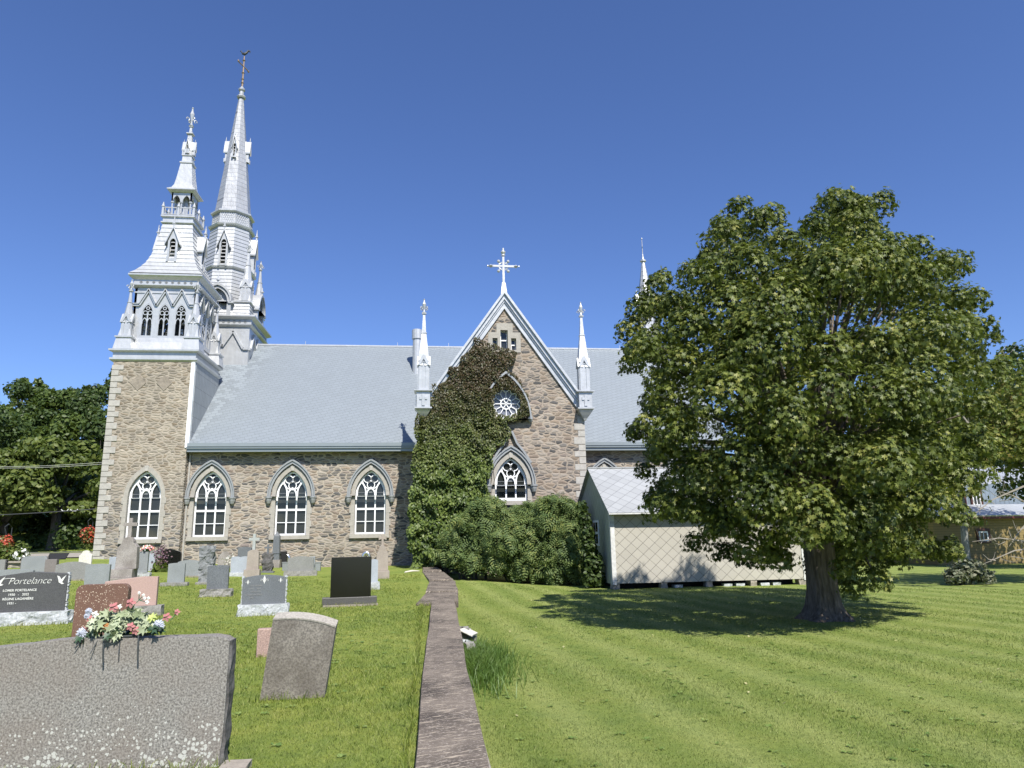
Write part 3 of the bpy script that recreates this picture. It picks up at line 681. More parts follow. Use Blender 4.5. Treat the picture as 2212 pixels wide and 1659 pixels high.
for k in range(4):
    m = MB(); md = MB()
    for q in (m, md): face(q, *T2, k)
    dormer(m, md, -1.62, 18.98, 20.4, 21.45, .44, 19.05, 20.75, .5); d = cb(m, 'dormer', 'silver'); cb(md, 'louvre_opening', 'dark', d)
    m = MB(); md = MB()
    for q in (m, md): face(q, *T2, k)
    dormer(m, md, -.78, 27.1, 27.95, 28.7, .2, 27.15, 28.1, .4); d = cb(m, 'lucarne', 'silver'); cb(md, 'louvre_opening', 'dark', d)
    m = MB(); face(m, *T2, k)      # round-headed gable with a monogram
    m.prism([arch(0, 15.47, 16.35, .86, 1.12, 8), arch(0, 15.47, 16.35, .62, .86, 8)], -2.2, -1.3)
    m.prism([arch(0, 16.3, 16.35, .9, 1.2, 8), arch(0, 16.3, 16.35, .8, 1.05, 8)], -2.3, -1.5)
    m.prism([arch(0, 15.47, 16.35, .61, .84, 8)], -1.9, -1.85); m.loft(0, -2.2, [(17.45, .05), (17.7, .04), (17.72, .1), (17.8, .1), (17.82, .04), (18.05, .02)], 6)
    for s in (-1, 1): m.box(s * .86 - .16, s * .86 + .16, -2.3, -1.6, 16.22, 16.34)
    g = cb(m, 'arched_gable', 'silver')
    m = MB(); face(m, *T2, k)
    for s in (-1, 1):
        m.tube([(0, -1.95, 16.95), (s * .16, -1.95, 16.85), (s * .2, -1.95, 16.65), (0, -1.95, 16.5), (s * -.18, -1.95, 16.3), (s * -.2, -1.95, 16.05), (s * -.05, -1.95, 15.95)], .035, 5)
        m.tube([(s * .3, -1.95, 15.8), (s * .22, -1.95, 16.0), (s * .05, -1.95, 16.7), (0, -1.95, 16.9)], .035, 5)
    m.tube([(-.3, -1.95, 16.1), (.3, -1.95, 16.1)], .035, 5); cb(m, 'monogram', 'silver', g)
m = MB(); m.loft(*T2, [(32.95, .055), (35.4, .035)], 6); m.tube([(T2[0], T2[1] - .62, 34.15), (T2[0], T2[1] + .62, 34.15 + .9)], .04, 5) if False else m.tube([(T2[0] - .2, T2[1] - .58, 34.55), (T2[0] + .2, T2[1] + .58, 34.62)], .045, 5)
for t in (-1, 1): m.ball((T2[0] + t * .2, T2[1] + t * .58, 34.6), .08, 6, 4)
for z in (33.2, 33.5, 34.0, 35.0): m.loft(*T2, [(z, .03), (z + .06, .1), (z + .14, .03)], 6)
cr = cb(m, 'spire_cross', 'gold')
m = MB(); cx, cy, z = T2[0], T2[1], 35.5
m.tube([(cx - .2, cy, z + .22), (cx - .12, cy, z + .12), (cx + .02, cy, z + .1), (cx + .16, cy, z + .2), (cx + .26, cy, z + .38), (cx + .36, cy, z + .34), (cx + .38, cy, z + .2)], [.03, .08, .11, .08, .07, .05, .02], 6); m.tube([(cx - .2, cy, z + .24), (cx - .24, cy, z + .32), (cx - .32, cy, z + .28)], [.04, .05, .01], 5); m.tube([(cx, cy, z - .1), (cx, cy, z + .1)], .02, 4)
cb(m, 'weathercock', 'iron', cr)
# ---- far fleche beyond the roof
m = MB(); m.loft(15.05, 46.5, [(13.5, .75), (17.0, .62), (17.02, .75), (17.15, .75), (17.2, .58), (20.6, .1), (20.65, .2), (20.75, .2), (20.8, .09), (21.2, .03), (22.35, .02)], 8)
m.ball((15.05, 46.5, 22.4), .06, 6, 4); m.tube([(14.95, 46.2, 21.7), (15.15, 46.8, 21.7)], .03, 4)
fl = cb(m, 'fleche', 'silver_s')
for k in range(4):
    m = MB(); md = MB()
    for q in (m, md): face(q, 15.05, 46.5, k)
    dormer(m, md, -.6, 17.2, 17.7, 18.15, .22, 17.2, 17.7, .3); d = cb(m, 'lucarne', 'silver', fl)
# ------------------------------------------------------------------ ground
def ss(t): t = min(1, max(0, t)); return t * t * (3 - 2 * t)
def g_left(x, y): return .22 * ss((y - 6) / 32) + .68 * ss((-x - 5) / 13) * ss((y - 14) / 24)
def g_right(x, y): return -.45 + .25 * ss((6 - x) / 5) * ss((y - 20) / 12)
def g_far(x, y):
    bank = ss((y - 61) / 8) * .9 + max(0, min(y, 104) - 66) * .15 * ss((8 - x) / 40)
    return .95 + bank - 1.3 * ss((x - 5) / 25)
WX = .12
def gz(x, y):
    k = ss((y - 42) / 8)
    near = g_left(x, y) if x < WX else g_right(x, y)
    if y > 35: near = g_left(x, y) + (g_right(x, y) - g_left(x, y)) * ss((x - 0) / 8)
    return near * (1 - k) + g_far(x, y) * k
def hit(px, py):
    v = ray(px, py); z = 0.0
    for _ in range(30):
        t = (z - EYE[2]) / v[2]; p = EYE + v * t
        z = .6 * z + .4 * gz(p[0], p[1])
    return Vector((p[0], p[1], gz(p[0], p[1])))
xs = sorted(set([-300, -220, -150, -110, -80, -60, -45, -36] + [x * 1.5 for x in range(-20, -5)] + [x * .5 for x in range(-14, 0)] + [-.3, -.1, .02, .11, .13, .25, .5, .75] + [x * .5 for x in range(2, 20)] + [x * 1.5 for x in range(7, 27)] + [45, 55, 70, 90, 130, 200, 300]))
ys = sorted(set([-60, -30, -15, -6] + [y * .5 for y in range(-6, 50)] + [y * 1.5 for y in range(17, 50)] + [80, 90, 100, 115, 130, 150, 180, 220, 300, 500]))
V = []; F = []
for y in ys:
    for x in xs:
        j = .018 * noise.noise(Vector((x * .9, y * .9, 0))) + .03 * noise.noise(Vector((x * .25, y * .25, 3)))
        V.append((x, y, gz(x, y) + (j if 1 < y < 34 and not -.3 < x < .6 else 0)))
nx = len(xs)
for j in range(len(ys) - 1):
    for i in range(nx - 1): F.append((j * nx + i, j * nx + i + 1, (j + 1) * nx + i + 1, (j + 1) * nx + i))
def grass_nodes(t, pos, isl=None):
    """lawn colour from world position: patches, clover, dry spots, mown stripes on the right-hand lawn"""
    x, y, z = t.sep(pos)
    n1 = t.noise(pos, .55, 4); n2 = t.noise(pos, 2.6, 4); n3 = t.noise(pos, 9.0, 3)
    c = t.ramp(t.math('ADD', t.math('MULTIPLY', n1, .45), t.math('MULTIPLY', n2, .55)), [(.30, (.11, .172, .030)), (.46, (.20, .26, .040)), (.60, (.28, .315, .058)), (.8, (.39, .36, .11))])
    st = t.math('ADD', t.math('ADD', x, t.math('MULTIPLY', y, .10)), t.math('MULTIPLY', t.noise(pos, .35, 2), .3))
    w = t.math('SINE', t.math('MULTIPLY', st, 2 * pi / 1.15)); rgt = t.math('GREATER_THAN', x, .3)
    k = t.math('MULTIPLY', t.math('MULTIPLY_ADD', w, .5, .5), rgt)
    c = t.mix(t.math('MULTIPLY', k, .6), c, (.34, .38, .13))
    c = t.mix(t.math('MULTIPLY', t.math('MULTIPLY', t.math('SUBTRACT', 1.0, k), rgt), .45), c, (.14, .21, .045))
    c = t.mix(t.math('MULTIPLY', t.ramp(n3, [(.35, 1.0), (.5, 0.0)]), .3), c, (.07, .12, .02))
    return c
t = NT('lawn_ground'); pos = t.n('NewGeometry').outputs['Position']
c = grass_nodes(t, pos); fn = t.noise(pos, 45.0, 4, .7); fz = t.noise(pos, 160.0, 2, .7)
c = t.mix(t.ramp(fn, [(.3, .6), (.6, 0.0)]), c, (.05, .09, .018)); c = t.mix(t.math('MULTIPLY', fz, .35), c, (.34, .38, .13))
M['lawn'] = t.bsdf(c, .9, t.bump(t.math('ADD', fn, fz), .7, .03), Specular_IOR_Level=.15)
me = bpy.data.meshes.new('ground'); me.from_pydata(V, [], F); me.polygons.foreach_set('use_smooth', [True] * len(F))
ground = link_mesh(me, 'ground', M['lawn']); tag(ground, kind='structure')
def gn(x, y):
    j = .018 * noise.noise(Vector((x * .9, y * .9, 0))) + .03 * noise.noise(Vector((x * .25, y * .25, 3)))
    return gz(x, y) + (j if 1 < y < 34 and not -.3 < x < .6 else 0) - .002
def strip(name, mat, y0, y1, x0, x1, dz=.01, nx_=40, ny_=6):
    V = []; F = []
    for j in range(ny_ + 1):
        for i in range(nx_ + 1):
            x = x0 + (x1 - x0) * i / nx_; y = y0 + (y1 - y0) * j / ny_ + .4 * sin(x * .13); V.append((x, y, gz(x, y) + dz))
    for j in range(ny_):
        for i in range(nx_): a = j * (nx_ + 1) + i; F.append((a, a + 1, a + nx_ + 2, a + nx_ + 1))
    me = bpy.data.meshes.new(name); me.from_pydata(V, [], F); return tag(link_mesh(me, name, mat), kind='structure')
strip('gravel_lot', m_rock('pale_gravel', (.36, .33, .28), 9.0, .25), 40, 55, -60, -16.9, .05)
strip('road', m_rock('asphalt', (.13, .13, .13), 12.0, .2), 55.2, 60.5, -90, -16.5, .09)

# ------------------------------------------------------------------ graveyard wall
M['sand'] = None
t = NT('weathered_coping_stone'); o = t.obj(); x, y, z = t.sep(o)
v = t.comb(t.math('MULTIPLY', t.math('ADD', x, t.math('MULTIPLY', y, -.45)), 6.0), t.math('MULTIPLY', t.math('ADD', y, t.math('MULTIPLY', x, -.35)), 34.0), 0.0)
a = t.noise(v, 1.0, 5, .7); b2 = t.noise(o, 1.1, 4)
c = t.mix(t.ramp(b2, [(.38, 0.0), (.62, 1.0)]), (.06, .05, .043), (.17, .142, .115))
c = t.mix(t.ramp(a, [(.53, 0.0), (.63, .95)]), c, (.43, .365, .28)); c = t.mix(t.ramp(t.noise(o, 55.0, 4), [(.56, 0.0), (.68, .75)]), c, (.42, .37, .31))
M['coping'] = t.bsdf(c, .9, t.bump(t.math('ADD', a, t.noise(o, 40.0, 4)), .7, .02), Specular_IOR_Level=.2)
wall = empty('stone_wall', (0, 0, 0), 'low stone wall with wide brown coping slabs running up to the church', 'wall')
m = MB(); m.box(0.0, .44, 1.5, 17.4, -.9, .02); m.box(.0, .62, 17.45, 33.9, -.9, .04); m.build('wall_body', m_rubble('wall_rubble', .3, .16, RUB, (.3, .27, .22)), wall)
def slab_poly(poly, z0, z1, tilt=0):
    m = MB(); n = len(poly); L = []
    seg = 5
    for i in range(n):   # wobble the edges
        a, b2 = poly[i], poly[(i + 1) % n]
        for k in range(seg):
            tt = k / seg; jx, jy = .012 * random.uniform(-1, 1), .012 * random.uniform(-1, 1); L.append((a[0] + (b2[0] - a[0]) * tt + (jx if k else 0), a[1] + (b2[1] - a[1]) * tt + (jy if k else 0)))
    n = len(L); cx = sum(p[0] for p in L) / n; cy = sum(p[1] for p in L) / n
    ins = [(p[0] + (cx - p[0]) * .03, p[1] + (cy - p[1]) * .006) for p in L]
    zt = lambda p: z1 + tilt * (p[1] - cy)
    vs = [(p[0], p[1], z0) for p in L] + [(p[0], p[1], zt(p) - .025) for p in L] + [(p[0], p[1], zt(p)) for p in ins]
    fs = [tuple(range(n - 1, -1, -1))] + [(i, (i + 1) % n, (i + 1) % n + n, i + n) for i in range(n)] + [(i + n, (i + 1) % n + n, (i + 1) % n + 2 * n, i + 2 * n) for i in range(n)]
    fs.append(tuple(range(2 * n, 3 * n))); m.add(vs, fs); return m
slabs = [([(-.10, 1.2), (.40, 1.2), (.44, 4.6), (-.10, 4.6)], .1, 0), ([(-.10, 4.64), (.40, 4.64), (.47, 9.9), (-.05, 9.9)], .1, 0), ([(-.05, 9.94), (.48, 9.94), (.60, 18.0), (.06, 16.6)], .16, .022),
         ([(-.30, 17.3), (.68, 17.2), (.80, 20.4), (-.09, 20.4)], .13, 0), ([(-.09, 20.45), (.80, 20.45), (.89, 25.0), (.0, 25.0)], .17, 0),
         ([(.0, 25.05), (.82, 25.05), (.60, 30.5), (-.25, 30.5)], .22, 0), ([(-.27, 30.55), (.52, 30.55), (.38, 34.3), (-.3, 34.3)], .27, 0)]
for p, z, tl in slabs: slab_poly(p, z - .12, z, tl).build('coping_slab', M['coping'], wall, smooth=False)

# ------------------------------------------------------------------ gravestones
G = {'grey': m_granite('grey_granite', (.225, .225, .21)), 'blue': m_granite('blue_grey_granite', (.235, .25, .25), .25), 'lblue': m_granite('pale_blue_granite', (.34, .37, .40), .2),
     'dark': m_granite('dark_charcoal_granite', (.075, .075, .075), .5, 90), 'dark2': m_granite('steel_grey_granite', (.13, .14, .148), .35, 70), 'brownish': m_granite('brown_grey_granite', (.19, .17, .155)),
     'black': m_granite('polished_black_granite', (.008, .008, .007), .3, 80, .06, blotch=0, spec=.6), 'blackd': m_granite('dark_base_granite', (.085, .082, .075), .35, 60, .45),
     'pink': m_granite('pink_granite', (.40, .275, .235), .16, 90, blotch=.08), 'pinkb': m_granite('pink_speckled_granite', (.36, .25, .21), .3, 60),
     'tan': m_granite('tan_limestone', (.33, .285, .24), .12, 40, .8, blotch=.35), 'marble': m_granite('weathered_white_marble', (.62, .60, .53), .15, 25, .7, blotch=.3, tint=(.35, .33, .26)),
     'monu': m_granite('stained_monument_stone', (.30, .275, .25), .2, 30, .8, blotch=.6, tint=(.12, .10, .085)), 'pale': m_granite('pale_cross_stone', (.36, .38, .36), .12, 40, .8),
     'lean': m_granite('mottled_brown_stone', (.25, .225, .195), .35, 50, .8, blotch=.75, tint=(.09, .072, .058)), 'leantop': m_granite('painted_sunlit_stone', (.36, .335, .29), .25, 40, .9, spec=.1),  # leantop: sunlight on the leaning stone's top, put into the colour
     'near': m_granite('near_weathered_granite', (.205, .195, .175), .5, 70, .8, lichen=(34.0, (.68, .10), (.50, .50, .45), (.14, .72)), blotch=.4, tint=(.17, .13, .10)),
     'brown': m_granite('red_brown_granite', (.15, .082, .058), .3, 80, .8, lichen=(45.0, (.28, .36), (.62, .5, .38), (.2, .8)), blotch=.3)}
R = {'white': m_rock('rock_faced_pale_granite', (.52, .54, .55), 25, .45), 'grey': m_rock('rock_faced_grey_granite', (.30, .29, .265), 22, .45), 'dark': m_rock('dark_fieldstone', (.13, .125, .12), 10, .6),
     'blue': m_rock('rough_grey_boulder', (.23, .24, .24), 8, .55), 'tan': m_rock('worn_tan_base', (.34, .30, .25), 14, .3)}
M['engrave'] = m_plain('engraved_letter_frost', (.62, .62, .58), .8, .1)
def top_poly(w, h, style, k=.08):
    """stone outline centred on x, from z 0 to h"""
    a = w / 2
    if style == 'arch': return [(-a, 0), (a, 0)] + [(a * cos(pi * t / 12) if 0 else a - 2 * a * t / 12, h - k * h * (abs(1 - 2 * t / 12) ** 2)) for t in range(13)]
    if style == 'round':
        r = min(a, h) * k * 2.2; L = [(-a, 0), (a, 0)]
        for i in range(6): t = pi / 2 * i / 5; L.append((a - r + r * cos(t), h - r + r * sin(t)))
        for i in range(6): t = pi / 2 + pi / 2 * i / 5; L.append((-a + r + r * cos(t), h - r + r * sin(t)))
        return L
    if style == 'clip': return [(-a, 0), (a, 0), (a, h - .09), (a - .1, h), (-a + .1, h), (-a, h - .09)]
    if style == 'peak': return [(-a, 0), (a, 0), (a, h * .94), (a * .1, h), (-a * .1, h), (-a, h * .90)]
    if style == 'slant': return [(-a, 0), (a, 0), (a, h * .985), (a * .4, h), (-a, h * .86)]
    if style == 'serp': return [(-a, 0), (a, 0)] + [(a - 2 * a * t / 16, h * (1 - k * .6 * (1 - cos(2 * pi * t / 16 * 1.0)) / 2 * 0 - k * abs(sin(pi * t / 16 * 1 + pi / 2)) ** 1.5)) for t in range(17)]
    if style == 'twin': return [(-a, 0), (a, 0)] + [(a - 2 * a * t / 20, h * (.93 + .07 * abs(sin(2 * pi * t / 20)) ** .6)) for t in range(21)]
    if style == 'should':
        L = [(-a, 0), (a, 0), (a, h * .68)] + [(a * (.98 - .3 * i / 4), h * (.68 + .1 * sin(pi / 2 * i / 4))) for i in range(1, 5)]
        L += [(a * .62 * cos(pi * i / 10), h * (.80 + .2 * sin(pi * i / 10))) for i in range(11)]
        return L + [(-a * (.68 + .3 * i / 4), h * (.78 - .1 * sin(pi / 2 * i / 4))) for i in range(5)]
    if style == 'curve': return [(-a, 0), (a, 0), (a, h * .72), (a * .9, h * .84), (a * .3, h * .93), (-a * .2, h), (-a * .7, h * .98), (-a * .95, h * .88)]
    return [(-a, 0), (a, 0), (a, h), (-a, h)]
def rockbox(x0, x1, y0, y1, z0, z1, seg=.06, amp=.03, seed=0, top=False, mat=None, name='rock', parent=None):
    nx_, ny_, nz_ = [max(2, min(26, int((b3 - a) / seg))) for a, b3 in ((x0, x1), (y0, y1), (z0, z1))]
    idx = {}; V = []; F = []
    def vid(i, j, k):
        key = (i, j, k)
        if key not in idx:
            p = Vector((x0 + (x1 - x0) * i / nx_, y0 + (y1 - y0) * j / ny_, z0 + (z1 - z0) * k / nz_)); q = p * 5.5 + Vector((seed * 7.3, 0, 0))
            d = Vector((noise.noise(q), noise.noise(q + Vector((9, 0, 0))), noise.noise(q + Vector((0, 9, 0))))) * amp * 1.6
            d += Vector((noise.noise(q * 3), noise.noise(q * 3 + Vector((9, 0, 0))), 0)) * amp * .6
            if k == nz_ and not top: d = Vector((d.x * .15, d.y * .15, 0))
            if k == 0: d.z = 0
            idx[key] = len(V); V.append(tuple(p + d))
        return idx[key]
    def quad(a, b3, c3, d): F.append((a, b3, c3, d))
    for i in range(nx_):
        for k in range(nz_): quad(vid(i, 0, k), vid(i + 1, 0, k), vid(i + 1, 0, k + 1), vid(i, 0, k + 1)); quad(vid(i + 1, ny_, k), vid(i, ny_, k), vid(i, ny_, k + 1), vid(i + 1, ny_, k + 1))
        for j in range(ny_): quad(vid(i, j, nz_), vid(i + 1, j, nz_), vid(i + 1, j + 1, nz_), vid(i, j + 1, nz_))
    for j in range(ny_):
        for k in range(nz_): quad(vid(0, j + 1, k), vid(0, j, k), vid(0, j, k + 1), vid(0, j + 1, k + 1)); quad(vid(nx_, j, k), vid(nx_, j + 1, k), vid(nx_, j + 1, k + 1), vid(nx_, j, k + 1))
    me = bpy.data.meshes.new(name); me.from_pydata(V, [], F); return link_mesh(me, name, mat, parent)
GROUP = 'gravestones in the churchyard'; FOOT = []
def place(xl, xr, yt, yb, yg=None):
    """pixel extents of a stone -> base point, width, height (metres); yg: image y of its foot on the grass"""
    xc = (xl + xr) / 2; g = hit(xc, yg or yb); a = onY(xl, yb, g.y); b2 = onY(xr, yb, g.y); tz = onY(xc, yt, g.y)[2]
    return g, b2[0] - a[0], tz - g.z, onY(xc, yb, g.y)[2] - g.z
def grave(label, box, mat, style='flat', th=.16, base=None, rot=3, k=.08, rough=0, lean=0, name='gravestone', foot=None, cat='gravestone', bev=.008):
    """box = (xl, xr, ytop, ybottom) of the slab; base = (xl, xr, ytop, ybottom, material, rough)"""
    xl, xr, yt, yb = box; yg = base[3] if base else (foot or yb)
    g, w, h, h0 = place(xl, xr, yt, yb, yg); h0 = max(0, h0) if base else 0
    e = empty(name, (g.x, g.y, g.z), label, cat, GROUP); e.rotation_euler = (lean, 0, radians(rot))
    FOOT.append((g.x, g.y, w / 2 + .12, .22))
    m = MB(); P = [(x, z + h0 - (.1 if not base else 0) * (z < .001)) for x, z in top_poly(w, h - h0, style, k)]
    m.prism([P], -th / 2, th / 2); s = m.build('slab', G[mat], e, bevel=bev)
    if rough:   # rock-pitched edges: thin jagged rim
        m = MB(); n = 46
        for q in range(n):
            tt = q / n * 1.0; zz = h0 + (h - h0) * tt * .97
            for sg in (-1, 1): m.box(sg * w / 2 - .016 - .012 * random.random(), sg * w / 2 + .016 + .02 * random.random(), -th / 2 + .03, th / 2 - .03 + .02 * random.random(), zz, zz + (h - h0) / n) if q % 2 or random.random() < .7 else None
        m.build('pitched_edge', R[rough], e)
    if base:
        bl, br, bt, bb, bm, ba = base; wa = onY(bl, bb, g.y)[0] - g.x; wb = onY(br, bb, g.y)[0] - g.x; d = th + .12
        if ba: rockbox(wa, wb, -d / 2 - .03, d / 2, -.12, h0, .045, ba, random.randint(0, 99), mat=R[bm] if bm in R else G[bm], name='base', parent=e)
        else: m = MB(); m.box(wa, wb, -d / 2, d / 2, -.12, h0 - .002); m.build('base', R[bm] if bm in R else G[bm], e, bevel=.01)
        FOOT.append((g.x + (wa + wb) / 2, g.y, (wb - wa) / 2 + .05, .28))
    return e, w, h, h0, th
def text(s, size, x, z, y, parent, shear=0, name='inscription', mat=None, al='LEFT', sp=1.0, ext=.002, off=0.0):
    cu = bpy.data.curves.new('t', 'FONT'); cu.body = s; cu.size = size; cu.shear = shear; cu.align_x = al; cu.space_character = sp; cu.extrude = ext; cu.offset = off; cu.resolution_u = 3
    o = bpy.data.objects.new('t', cu); me = bpy.data.meshes.new_from_object(o); bpy.data.objects.remove(o)
    o = link_mesh(me, name, mat or M['engrave'], parent); o.location = (x, y, z); o.rotation_euler = (pi / 2, 0, 0); return o

# -- the near row
e, w, h, h0, th = grave('big weathered grey granite gravestone in the near left corner, spotted with white lichen', (-215, 488, 1375, 1650), 'near', 'arch', .17, rot=2, k=.035, foot=1668)
NEARG = (e, w, h, th)
e2 = e.children[0]; bpy.data.objects.remove(e2)
P = [(-w / 2, -.1), (w / 2 - .03, -.1), (w / 2 - .005, h * .3), (w / 2, h * .93), (w / 2 - .035, h * .955), (w / 2 - .1, h * .968)]
for i in range(24):
    tt = i / 23; x = w / 2 - .12 - (w - .2) * tt; P.append((x, h * (.972 + .02 * math.exp(-((x - .05) / .35) ** 2) - .10 * max(0, (-.05 - x)) ** .8 * .55) + .006 * noise.noise(Vector((x * 8, 0, 0)))))
m = MB(); m.prism([P], -th / 2, th / 2); m.build('slab', G['near'], e, bevel=.012)
rockbox(w / 2 - .045, w / 2 + .012, -th / 2 + .02, th / 2 + .01, -.1, h * .93, .03, .014, 5, mat=R['dark'], name='pitched_edge', parent=e)
g = hit(508, 1668); e = tag(rockbox(g.x - .1, g.x + .09, g.y - .1, g.y + .12, g.z - .1, g.z + .05, .04, .02, 8, mat=R['tan'], name='stone_block'), 'small pale stone block poking out at the foot of the nearest gravestone', 'stone')
grave('red-brown gravestone with rounded corners, freckled with pale lichen', (156, 267, 1262, 1408), 'brown', 'round', .15, k=.12, rot=4, foot=1412)
grave('pink granite gravestone with slanted top on a grey base', (224.5, 334, 1246, 1309), 'pink', 'slant', .15, (238, 348, 1309, 1331, 'grey', .02), rot=8)
e, w, h, h0, th = grave('wide charcoal gravestone engraved with a family name and two doves', (-18, 134.5, 1235.5, 1321), 'dark', 'peak', .13, (-30, 146, 1321, 1350, 'white', .035), rot=6, rough='white')
fy = -th / 2 - .006
NAME = 'Portelance'; s = .185
t_ = text(NAME, s, -w * .0 - .02, h0 + (h - h0) * .70, fy, e, .35, 'family_name', al='CENTER', sp=.96, ext=.002, off=-.003)
m = MB(); m.tube([(-.48, fy, h0 + (h - h0) * .70), (-.56, fy, h0 + (h - h0) * .73), (-.55, fy, h0 + (h - h0) * .80), (-.47, fy, h0 + (h - h0) * .84), (-.38, fy, h0 + (h - h0) * .85), (-.30, fy, h0 + (h - h0) * .84)], .005, 5); m.build('name_flourish', M['engrave'], e)
for i, (tx, dx) in enumerate((('LOMER PORTELANCE', 0), ('1930   -   2022', .1), ('R\u00c9GINE LAGANI\u00c8RE', .01), ('1931 -', .1))):
    text(tx, .062, -w * .36 + dx, h0 + (h - h0) * .52 - i * .082, fy, e, 0, 'inscription', off=.001)
for sx_ in (-1, 1):
    m = MB(); x0, z0 = sx_ * w * .415, h0 + (h - h0) * .76
    m.prism([[(x0 - .08, z0 + .10), (x0 - .05, z0 + .02), (x0 - .04, z0 - .03), (x0 + .02, z0 - .07), (x0 + .06, z0 - .06), (x0 + .02, z0 - .03), (x0 + .05, z0 + .03), (x0 + .09, z0 + .11), (x0 + .03, z0 + .06), (x0 - .0, z0 + .02), (x0 - .03, z0 + .08)]], fy - .002, fy + .004); m.build('engraved_dove', M['engrave'], e)
e, w, h, h0, th = grave('leaning mottled brown gravestone with arched top painted sunlit, alone on the grass', (566, 702, 1322, 1505), 'lean', 'arch', .19, rot=1, k=.05, foot=1505)
# lean it to the right, its sunlit top surface is painted as a pale cap
sl_ = e.children[0]; e.rotation_euler = (radians(12), radians(8.5), radians(2))
m = MB(); pts = [(w / 2 - w * t / 12, h - .05 * h * (abs(1 - 2 * t / 12) ** 2)) for t in range(13)]
L1 = pts; L2 = [(p[0], p[1] - .012) for p in pts][::-1]
m.prism([[(p[0] * 1.003, p[1] + .004) for p in L1] + [(p[0] * 1.003, p[1]) for p in L2]], -th / 2 - .004, th / 2 + .004); m.build('painted_lit_top', G['leantop'], e)
grave('small pink speckled granite marker behind the leaning gravestone', (555, 604, 1357, 1418), 'pinkb', 'flat', .16, rot=6)
e, w, h, h0, th = grave('dark gravestone with engraved fleur-de-lis on a rough pale base', (522.5, 614, 1242, 1304.5), 'dark2', 'arch', .14, (514.5, 621, 1303, 1329, 'white', .03), rot=5, k=.09, rough='white')
fy = -th / 2 - .006
def fdl(x, z, s):
    m = MB(); m.prism([[(x, z - .5 * s), (x + .1 * s, z - .1 * s), (x + .14 * s, z + .2 * s), (x, z + .6 * s), (x - .14 * s, z + .2 * s), (x - .1 * s, z - .1 * s)]], fy - .002, fy + .003)
    for q in (-1, 1): m.tube([(x + q * .1 * s, fy, z - .2 * s), (x + q * .25 * s, fy, z + .12 * s), (x + q * .42 * s, fy, z + .1 * s), (x + q * .42 * s, fy, z - .12 * s)], .035 * s, 4)
    m.build('engraved_fleur', M['engrave'], e)
fdl(0, h0 + (h - h0) * .83, .17); fdl(-w * .38, h0 + (h - h0) * .76, .10); fdl(w * .38, h0 + (h - h0) * .80, .10)
for i, (tx, dx) in enumerate((('GUY MORIN', .03), ('1947    2014', .02), ('EPOUX DE', .05), ('LOUISE LACERTE', -.05), ('1948  -', .02))): text(tx, .044, -w * .36 + dx, h0 + (h - h0) * .62 - i * .062, fy, e, 0, 'inscription', mat=m_plain('faint_engraving', (.27, .27, .26), .8))
e, w, h, h0, th = grave('polished black granite gravestone on a long dark base', (713, 800, 1203, 1289), 'black', 'flat', .15, (696, 813, 1288, 1308, 'blackd', 0), rot=8, bev=.004)
m = MB(); m.box(-w * .67, w * .67, -.22, .22, -.1, .035); m.build('footing', R['tan'], e)
# -- second row and beyond
grave('dark gravestone end cut by the left edge of the photo', (-14, 9.5, 1209, 1246), 'grey', 'flat', .2, rot=6, rough='dark')
grave('low pale gravestone hidden behind the wide charcoal one', (-22, 69, 1230, 1262), 'blue', 'arch', .16, rot=4, k=.1)
grave('blue-grey gravestone with clipped corners by the low stone wall', (46, 99, 1201.5, 1243), 'blue', 'clip', .2, rot=6, rough='dark')
grave('narrow brown gravestone beside the clipped blue-grey one', (97, 121, 1208, 1245), 'brownish', 'flat', .22, rot=6)
grave('wide grey gravestone with a gently arched top', (120, 190, 1213.5, 1252), 'grey', 'arch', .16, (118, 191, 1251, 1254, 'tan', 0), rot=4, k=.17)
grave('old white marble gravestone with a round shouldered head near the tower', (170, 197, 1189, 1222), 'marble', 'should', .12, rot=3)
grave('plain blue-grey gravestone left of the tall cross monument', (183, 234, 1218, 1266), 'blue', 'arch', .14, rot=5, k=.04, foot=1268)
grave('pale blue narrow gravestone just left of the tall cross monument', (234.5, 252, 1203, 1240), 'lblue', 'flat', .14, rot=4)
grave('blue-grey gravestone right behind the tall cross monument', (286, 317, 1192, 1237), 'blue', 'flat', .16, (290, 324, 1237, 1246, 'white', .015), rot=6)
grave('slim pale gravestone behind the blue-grey one with the flower pot', (316, 334, 1196, 1233), 'lblue', 'flat', .22, rot=8, rough='dark')
grave('grey gravestone farthest back behind the flower pot', (321, 344, 1189.5, 1226), 'grey', 'arch', .12, rot=4, k=.05)
grave('black gravestone with a curved wing-shaped top', (349, 389, 1185, 1230), 'black', 'curve', .18, (341, 392, 1229, 1236, 'grey', .01), rot=5)
grave('grey gravestone on a low flat base at the middle of the lawn', (361.5, 397, 1216, 1258), 'blue', 'arch', .12, (348.5, 406, 1257.5, 1266, 'grey', .008), rot=4, k=.04)
grave('wide pale grey gravestone with stepped top, left of the rough boulder', (383, 430, 1209.5, 1244), 'blue', 'arch', .14, (380, 432, 1243.5, 1247, 'tan', 0), rot=3, k=.12)
grave('blue-grey upright gravestone on a rough tan base', (446, 491, 1221, 1272), 'dark2', 'arch', .13, (434, 501.5, 1271, 1290, 'grey', .035), rot=4, k=.03)
grave('mottled brown gravestone with rounded head', (470.5, 499, 1191, 1226), 'monu', 'should', .14, rot=3)
grave('pale blue gravestone with a wavy top on a white base', (498, 535, 1202, 1236.5), 'lblue', 'twin', .14, (491, 562, 1236, 1245, 'white', .015), rot=3)
grave('dark grey gravestone behind the small pale cross', (512.5, 541, 1181, 1222), 'dark2', 'arch', .14, rot=4, k=.06)
